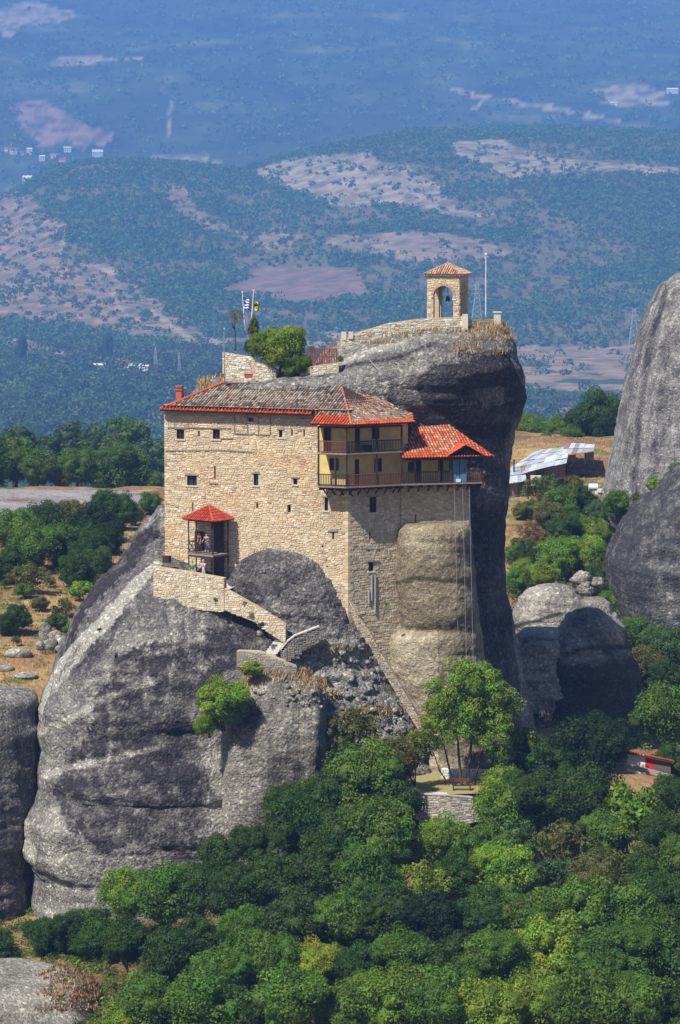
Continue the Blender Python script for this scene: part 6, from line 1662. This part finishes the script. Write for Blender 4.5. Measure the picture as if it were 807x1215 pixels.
# main roof plane: low edge facing us
A = at(622, 566, 362); B_ = at(672, 548, 366); Cc = at(706, 533, 378); D = at(676, 527, 384)
sheet_rows(shed, at(604, 556, 368), at(664, 545, 369), at(684, 530, 382), at(634, 537, 382), 9, 3, 1)
sheet_rows(shed, at(618, 563, 362), at(672, 550, 364), at(674, 539, 372), at(628, 548, 372), 7, 2, 2)
sheet_rows(shed, at(664, 541, 371), at(704, 536, 372), at(706, 529, 382), at(672, 527, 383), 6, 2, 3)
sheet_rows(shed, at(604, 574, 358), at(625, 572, 359), at(622, 556, 366), at(604, 558, 366), 4, 2, 4)
mb = MB()
for (x0, y0, Y0, x1, y1, Y1, h) in ((618, 562, 362.6, 672, 549, 364.6, 1.7), (664, 540.5, 371.5, 704, 535.5, 372.5, .9), (604, 573, 358.5, 625, 571, 359.5, 1.6), (604, 555, 368.6, 620, 553, 368.6, 3)):
    a = at(x0, y0, Y0); b = at(x1, y1, Y1); d = b - a; n_ = max(2, int(d.length / .9))
    for i in range(n_):
        p = a + d * (i / n_); q = a + d * ((i + .94) / n_); r_ = rnd.random(); c = ((.24, .21, .17), (.30, .16, .11), (.42, .42, .40), (.12, .10, .09))[int(r_ * 4)]
        if i % 4 == 2: continue
        m = MB(); m.hexa([(p.x, p.y, p.z - h), (q.x, q.y, q.z - h), (q.x, q.y + .08, q.z - h), (p.x, p.y + .08, p.z - h), (p.x, p.y, p.z - .1), (q.x, q.y, q.z - .1), (q.x, q.y + .08, q.z - .1), (p.x, p.y + .08, p.z - .1)], c); m.build('wall_board', M_PAINT, shed)
    for i in range(n_ // 3 + 2):
        p = a + d * min(1, i * 3 / n_); m = MB(); m.bar((p.x, p.y - .1, p.z - h - .5), (p.x, p.y - .1, p.z - .05), .08); m.build('post', M_WOOD, shed)
m = MB(); a = at(610, 545, 364); m.bar(a + Vector((0, 0, -3)), a, .12); m.build('post', M_WOOD, shed)
m = MB(); a = at(636, 570, 360); m.box(a.x, a.y, a.z, 1.2, .5, 1.1, (.72, .68, .6)); m.build('wall_panel', M_PAINT, shed)
for i, (x, y, w, h, Y, c, lab) in enumerate(((704, 578, 1.0, .8, 352, (.6, .75, .78), 'pale blue drum lying near the foot of the tall tower'), (711, 583, 1.4, .7, 350, (.7, .66, .58), 'heap of pale sacks at the foot of the tall tower'), (722, 577, 1.2, 1.0, 349, (.62, .6, .52), 'light stone block against the base of the tall tower'))):
    q = at(x, y, Y); q.z = max(q.z, gz(q.x, q.y) + h / 2); m = MB(); n_ = 10
    if i == 0:
        m.bar((q.x - w / 2, q.y, q.z), (q.x + w / 2, q.y, q.z), h / 2, c, 12)
    else:
        for k in range(5): m.box(q.x + rnd.uniform(-.4, .4) * w, q.y + rnd.uniform(-.3, .3), q.z + rnd.uniform(-.3, .3) * h, w * .5, .5, h * .5, tuple(x_ * rnd.uniform(.8, 1.05) for x_ in c), rnd.uniform(0, 3))
    tag(m.build(('drum', 'sack_heap', 'stone_block')[i], M_PAINT), lab, ('drum', 'sacks', 'stone')[i])

# ------------------------------------------------------------------ terrace below: stone wall, white wall, bench, roofs
poly_wall('terrace_edge_wall', [(478, 945, 962, 241.6), (498, 943, 975, 241.2), (530, 944, 978, 241.0), (560, 947, 976, 241.2), (580, 950, 972, 241.8)], 0, 0, .8, 'grey dry-stone wall holding up the small terrace under the airy tree', 'wall', 140, pal=[(.34, .32, .29), (.42, .40, .35), (.27, .25, .23), (.5, .47, .4)], cop=M_COPING)
zt_ = at(530, 944, 241.0).z
m = MB(); pp = [at(478, 945, 241.6), at(530, 944, 241.0), at(580, 950, 241.8)]; m.poly([(pp[0].x - 1, 241.5, zt_ + .08), (pp[1].x, 241.05, zt_ + .08), (pp[2].x + 1, 241.8, zt_ + .08), (pp[2].x + 2, 250, zt_ + .3), (pp[0].x - 2, 250, zt_ + .3)], (.30, .27, .12)); tag(m.build('terrace_lawn', M_GRASS), kind='structure')
poly_wall('white_wall', [(524, 912, 934, 246.6), (560, 913, 936, 246.5), (594, 914, 936, 246.6)], 0, 0, .3, 'whitewashed low wall half hidden behind the airy terrace tree', 'wall', 150, pal=[(.72, .70, .66), (.66, .64, .6), (.76, .74, .7)], mort=M_WHITE)
bn = empty('bench', (at(548, 945, 242.6).x, 242.6, zt_ + .1), 0, 'reddish wooden bench at the foot of the airy terrace tree', 'bench'); bn.rotation_euler = (0, 0, 0)
for i in range(3): m = MB(); m.box(bn.location.x, 242.4 + i * .14, zt_ + .50, 1.5, .11, .05); m.build('seat_slat', M_WOOD, bn)
for i in range(2): m = MB(); m.box(bn.location.x, 242.86, zt_ + .78 + i * .16, 1.5, .04, .09); m.build('back_slat', M_WOODRED, bn)
for sx in (-.65, .65): m = MB(); m.box(bn.location.x + sx, 242.6, zt_ + .32, .08, .5, .45); m.box(bn.location.x + sx, 242.86, zt_ + .7, .08, .07, .55); m.build('leg', M_WOOD, bn)
car = empty('canopy', at(600, 912, 250), 0, 'pale corrugated canopy on posts right of the airy terrace tree', 'canopy')
sheet_rows(car, at(586, 918, 246.0), at(624, 902, 247.0), at(620, 893, 250.0), at(592, 905, 250.0), 5, 1, 9)
for x, y in ((588, 918), (621, 903)): m = MB(); a = at(x, y, 246.6); m.bar(a + Vector((0, 0, -2.4)), a, .06); m.build('post', M_METAL, car)
# red-edged roof at the right
rb = empty('chapel', at(770, 915, 250.5), 0, 'small white and red gabled hut with tiled verge at the right edge', 'hut')
g0 = at(741, 903, 250.3); g1_ = at(797, 911, 248.9); pk0 = at(744, 888, 250.4)
m = MB(); A_ = at(744, 891, 250.2); B_ = at(796, 903, 249.2); C_ = at(796, 925, 249.2); D_ = at(744, 915, 250.2)
off = Vector((0, 2.6, -.42))
P4 = lambda a, b, c, d, t0, t1: [a + (b - a) * t0, a + (b - a) * t1, d + (c - d) * t1, d + (c - d) * t0]
for nm, t0, t1, c in (('white_panel', 0, .42, (.78, .76, .72)), ('red_panel', .42, .62, (.50, .03, .03)), ('dark_panel', .62, 1, (.12, .10, .08))):
    m = MB(); q = P4(A_, B_, C_, D_, t0, t1); m.hexa([q[3], q[2], q[2] + Vector((0, .12, 0)), q[3] + Vector((0, .12, 0)), q[0], q[1], q[1] + Vector((0, .12, 0)), q[0] + Vector((0, .12, 0))], c); m.build(nm, M_PAINT, rb)
m = MB(); bs = MB(); roof_slope(m, bs, A_ + Vector((-.2, -.35, -.02)), B_ + Vector((.2, -.35, -.02)), B_ + off, A_ + off, lambda r, y, ym, t: NEW[r.randrange(4)], seed=200)
bs.build('roof', M_WOOD, rb); m.build('roof_tile', M_TILE, rb, kind='stuff')
m = MB(); a = at(742, 906, 249.2); b = at(798, 920, 248.2); m.hexa([a + Vector((0, 0, -.35)), b + Vector((0, 0, -.35)), b + Vector((0, .4, -.35)), a + Vector((0, .4, -.35)), a, b, b + Vector((0, .4, 0)), a + Vector((0, .4, 0))], (.32, .30, .27)); m.build('ledge', M_PAINT, rb)
# ruin on the left slope
ruin = empty('ruin', at(62, 768, 288), 0, 'broken grey stone ruin on the dry slope at the left', 'ruin')
def boulder_bits(e, specs, mat, nm='stone'):
    for (x, y, w, h, Y) in specs:
        Y = ground_hit(x, y + h * .8, 264) - .3
        q = at(x, y, Y); v, f = ico2(); v = v * (1 + .28 * (R.rand(len(v), 1) - .5)); v = np.sign(v) * np.abs(v) ** .75
        v = v * np.array([w, w * .7, h]) / F * Y + np.array(q); me = np_mesh(nm, v, f, mat, vtone=.35 + .4 * R.rand(len(v))); link_mesh(nm, me, e)
boulder_bits(ruin, [(54, 752, 8, 13, 288.3), (66, 757, 8, 10, 288.1), (74, 762, 9, 8, 288), (84, 762, 8, 9, 287.8), (60, 765, 10, 7, 287.6), (90, 754, 5, 9, 288), (48, 766, 6, 6, 287.4), (76, 770, 12, 5, 287.2)], ROCK_PALE)
for i, (x, y, w, h, Y, lab) in enumerate(((22, 800, 18, 7, 272, 'pale flat outcrop in the brown earth above the left cliff'), (8, 770, 8, 4, 284, 'small pale stone slab at the left edge'), (30, 812, 16, 4, 266, 'low pale outcrop on the lip of the left cliff'), (110, 852, 0, 0, 0, ''), (6, 806, 12, 5, 268, 'rounded pale outcrop at the left edge above the cliff'))):
    if w: 
        q = at(x, y, Y); q.z = gz(q.x, q.y) + .1; v, f = ico2(); v = v * (1 + .28 * (R.rand(len(v), 1) - .5)); v = v * np.array([w, w * .8, h]) / F * Y + np.array(q)
        me = np_mesh('outcrop', v, f, ROCK_PALE, smooth=True, vtone=.45 + .4 * R.rand(len(v))); tag(link_mesh('outcrop', me), lab, 'rock')

# ------------------------------------------------------------------ broken rocks in the ravine and on the cliff
def rubble(n, area, Yf, lab, objn, sz=(.15, .5), mat=ROCK_MAIN):
    pts = on_mesh_points(objn, lambda px, py, nn: in_poly(px, py, area) & (nn[:, 1] < .2), n)
    V0, F0 = ico2(); Vs, Fs = [], []; b = 0
    for p in pts:
        s = sz[0] + (sz[1] - sz[0]) * R.rand() ** 2; v = V0 * (1 + .4 * (R.rand(len(V0), 1) - .5)) * np.array([s, s, s * (.6 + .5 * R.rand())]) + p
        Vs.append(v); Fs.append(F0 + b); b += len(v)
    if Vs:
        V = np.vstack(Vs); me = np_mesh('broken_rock', V, np.vstack(Fs), mat, vtone=.42 + .4 * R.rand(len(V))); tag(link_mesh('broken_rock', me), lab, None, None, 'stuff')
rubble(90, [(290, 735), (345, 768), (430, 760), (480, 830), (500, 870), (400, 860), (350, 820), (280, 760)], 0, 'broken dark rock heaped in the ravine below the dome', 'rock_dome', (.10, .38))
rubble(90, [(420, 820), (500, 850), (510, 900), (400, 900), (390, 840)], 0, 'pale broken rock at the foot of the ravine', 'rock_dome', (.10, .32), ROCK_PALE)
rubble(160, [(290, 796), (385, 806), (385, 840), (280, 830)], 0, 'broken stones on top of the pale pillar', 'rock_pillar', (.08, .3), ROCK_PALE)

# ------------------------------------------------------------------ far: houses, valley buildings, pylons, poplars
def house_far(px, py, Y, w, h, d, wallc, roofc, rz, label, cat='house', group=None, pitch=.3):
    if Y > 1000: Y = ground_hit(px, py + h / Y * F * .5, 1950 if Y < 4000 else 5300, 3080 if Y < 4000 else 9500, 4000)
    q = at(px, py, Y); x = q.x; g = gz(x, Y)
    e = empty('house', (x, Y, g), rz, label, cat, group)
    H = h
    m = MB(); m.box(0, 0, H / 2 - 1, w, d, H + 2, wallc); me = m.mesh('wall', M_PAINT); o = bpy.data.objects.new('wall', me); COL.objects.link(o); o.parent = e
    m = MB(); a = w / 2 + .4; b = d / 2 + .4; r = d * pitch
    m.poly([(-a, -b, H), (a, -b, H), (a, 0, H + r), (-a, 0, H + r)], roofc); m.poly([(a, b, H), (-a, b, H), (-a, 0, H + r), (a, 0, H + r)], roofc); m.poly([(-a, -b, H), (-a, 0, H + r), (-a, b, H)], wallc); m.poly([(a, b, H), (a, 0, H + r), (a, -b, H)], wallc); m.poly([(-a, -b, H - .05), (-a, b, H - .05), (a, b, H - .05), (a, -b, H - .05)], wallc)
    o = bpy.data.objects.new('roof', m.mesh('roof', M_PAINT)); COL.objects.link(o); o.parent = e
    nf = max(1, int(H / 3.2)); nw = max(2, int(w / 3.5))
    mm = MB()
    mm.box(0, 0, 0, 1.2, .1, 1.4); wm = mm.mesh('window', M_GLASS)
    for i in range(min(nf, 3)):
        for j in range(min(nw, 5)):
            o = bpy.data.objects.new('window', wm); COL.objects.link(o); o.parent = e; o.location = (-w / 2 + w * (j + .5) / min(nw, 5), -d / 2 - .04, H - 1.6 - i * 3)
    return e
WW, RR, CC = (.80, .78, .74), (.42, .14, .09), (.62, .56, .46)
G = 'village houses in the far valley'
for px, py, w, h, wc, rc, lab in ((16, 180, 22, 9, WW, RR, 'red-roofed village house furthest left in the far village'), (28, 183, 16, 7, CC, RR, 'cream village house next to the furthest left one'), (35, 180, 16, 15, WW, WW, 'tall white village block standing above its neighbours'),
                                  (50, 188, 16, 9, WW, WW, 'white village house below the tall white block'), (64, 186, 18, 8, WW, RR, 'white red-roofed village house in the middle of the row'), (74, 190, 20, 6, CC, RR, 'low cream village house with red roof'), (80, 178, 22, 8, WW, (.45, .55, .6), 'white village hall with grey-blue roof'),
                                  (116, 183, 32, 9, (.6, .66, .7), (.55, .65, .7), 'long pale blue shed at the right end of the far village'), (33, 214, 26, 14, WW, WW, 'white building standing alone below the far village'), (8, 178, 12, 7, CC, RR, 'small cream village house at the very edge')):
    house_far(px, py, 5560, w * .6, min(h * .8, 9), w * .5, wc, rc, rnd.uniform(-.3, .3), lab, group=G)
for px, py, Y, w, h, wc, rc, lab in ((118, 438, 2820, 10, 7, WW, WW, 'small white valley building left of the tall poplar'), (137, 435, 2860, 16, 4, (.62, .68, .72), (.7, .72, .72), 'long pale valley shed behind the poplar'), (160, 438, 2830, 12, 6, WW, (.72, .7, .68), 'white valley workshop right of the poplar'), (171, 441, 2800, 8, 9, WW, WW, 'small white valley silo building'),
                                     (231, 447, 2760, 22, 3, (.6, .66, .7), (.66, .7, .72), 'low pale valley greenhouse left of the monastery roof'), (146, 432, 2900, 12, 6, CC, RR, 'cream valley house with red roof behind the long shed'), (106, 541, 2000, 11, 4, (.6, .5, .45), (.52, .44, .40), 'small pinkish-roofed cottage among the hazy trees left')):
    house_far(px, py, Y, w, h, w * .5, wc, rc, rnd.uniform(-.3, .3), lab, cat='building')
for px, py, w, h, lab in ((798, 109, 22, 8, 'white building high on the far mountain at the right edge'), (728, 124, 14, 5, 'small pale building beside the far mountain road')):
    house_far(px, py, 8600, w, h, w * .4, WW, WW, 0, lab, cat='building')
# poplars in the valley
for px, py, r, sq, lab in ((128, 412, 7, 3.0, 'tall hazy poplar beside the white valley buildings'), (27, 412, 6, 3.0, 'tall hazy poplar in the valley at the far left'), (120, 420, 6, 2.2, 'shorter poplar left of the tall valley poplar'), (22, 424, 6, 2.0, 'shorter hazy poplar left of the far left poplar')):
    tree(px, py, r, 2850, 'far', 'dark', lab, sq=sq, name='poplar', cat='tree')
# lattice pylons
def pylon(px, y0, y1, Y, wpx, label):
    b = at(px, y1, Y); t = at(px, y0, Y); g = gz(b.x, Y); e = empty('pylon', (b.x, Y, min(g, b.z)), 0, label, 'pylon'); H = t.z - b.z; w = wpx / F * Y / 2; m = MB(); n = 8; rr = .09 * Y / 1000
    def P(k, i): f = 1 - .82 * (i / n) ** .8; a = pi / 4 + k * pi / 2; return Vector((b.x + cos(a) * w * f * 1.3, Y + sin(a) * w * f * 1.3, b.z + H * i / n))
    for i in range(n):
        for k in range(4):
            m.bar(P(k, i), P(k, i + 1), rr); m.bar(P(k, i), P((k + 1) % 4, i + 1), rr * .6); m.bar(P((k + 1) % 4, i), P(k, i + 1), rr * .6)
    m.build('mast', M_METAL, e)
    for f in (.68, .8, .92):
        m = MB(); m.bar((b.x - w * 1.7 * (1.3 - f), Y, b.z + H * f), (b.x + w * 1.7 * (1.3 - f), Y, b.z + H * f), rr * 1.3); m.build('cross_arm', M_METAL, e)
pylon(566, 334, 378, 1500, 13, 'pale lattice pylon standing in the haze behind the belfry')
pylon(752, 366, 412, 1800, 14, 'pale lattice pylon in front of the far plain, left of the tall tower')
for px, y0, y1, lab in ((185, 412, 432, 'thin utility mast in the valley right of the white workshop'), (213, 418, 440, 'second thin utility mast in the valley, nearer the monastery')):
    pylon(px, y0, y1, 2600, 4, lab)
# boulders behind the left of the roof, bits on the terrace
tufts('dry_grass', on_mesh_points('summit_rock', lambda px, py, nn: (px > 236) & (px < 268) & (py < 462) & (nn[:, 1] < .6), 900), .35, DRY, 'dry grass on the rock shoulder behind the left end of the roof')
# ------------------------------------------------------------------ haze
m, nt, out = new_mat('haze')
v = nt.nodes.new('ShaderNodeVolumePrincipled')
v.inputs['Color'].default_value = (0.19, 0.43, 1.0, 1)
v.inputs['Density'].default_value = 1.75e-4
nt.links.new(v.outputs[0], out.inputs['Volume'])
zmin, zmax = GP[:, 2].min() - 1.0, GP[:, 2].max() + 25.0
x0, x1 = GP[:, 0].min() - 60, GP[:, 0].max() + 60
mb = MB(); mb.box((x0 + x1) / 2, 5800, (zmin + zmax) / 2, x1 - x0, 12600, zmax - zmin)
mb.build('haze', m, None, False, 'stuff')
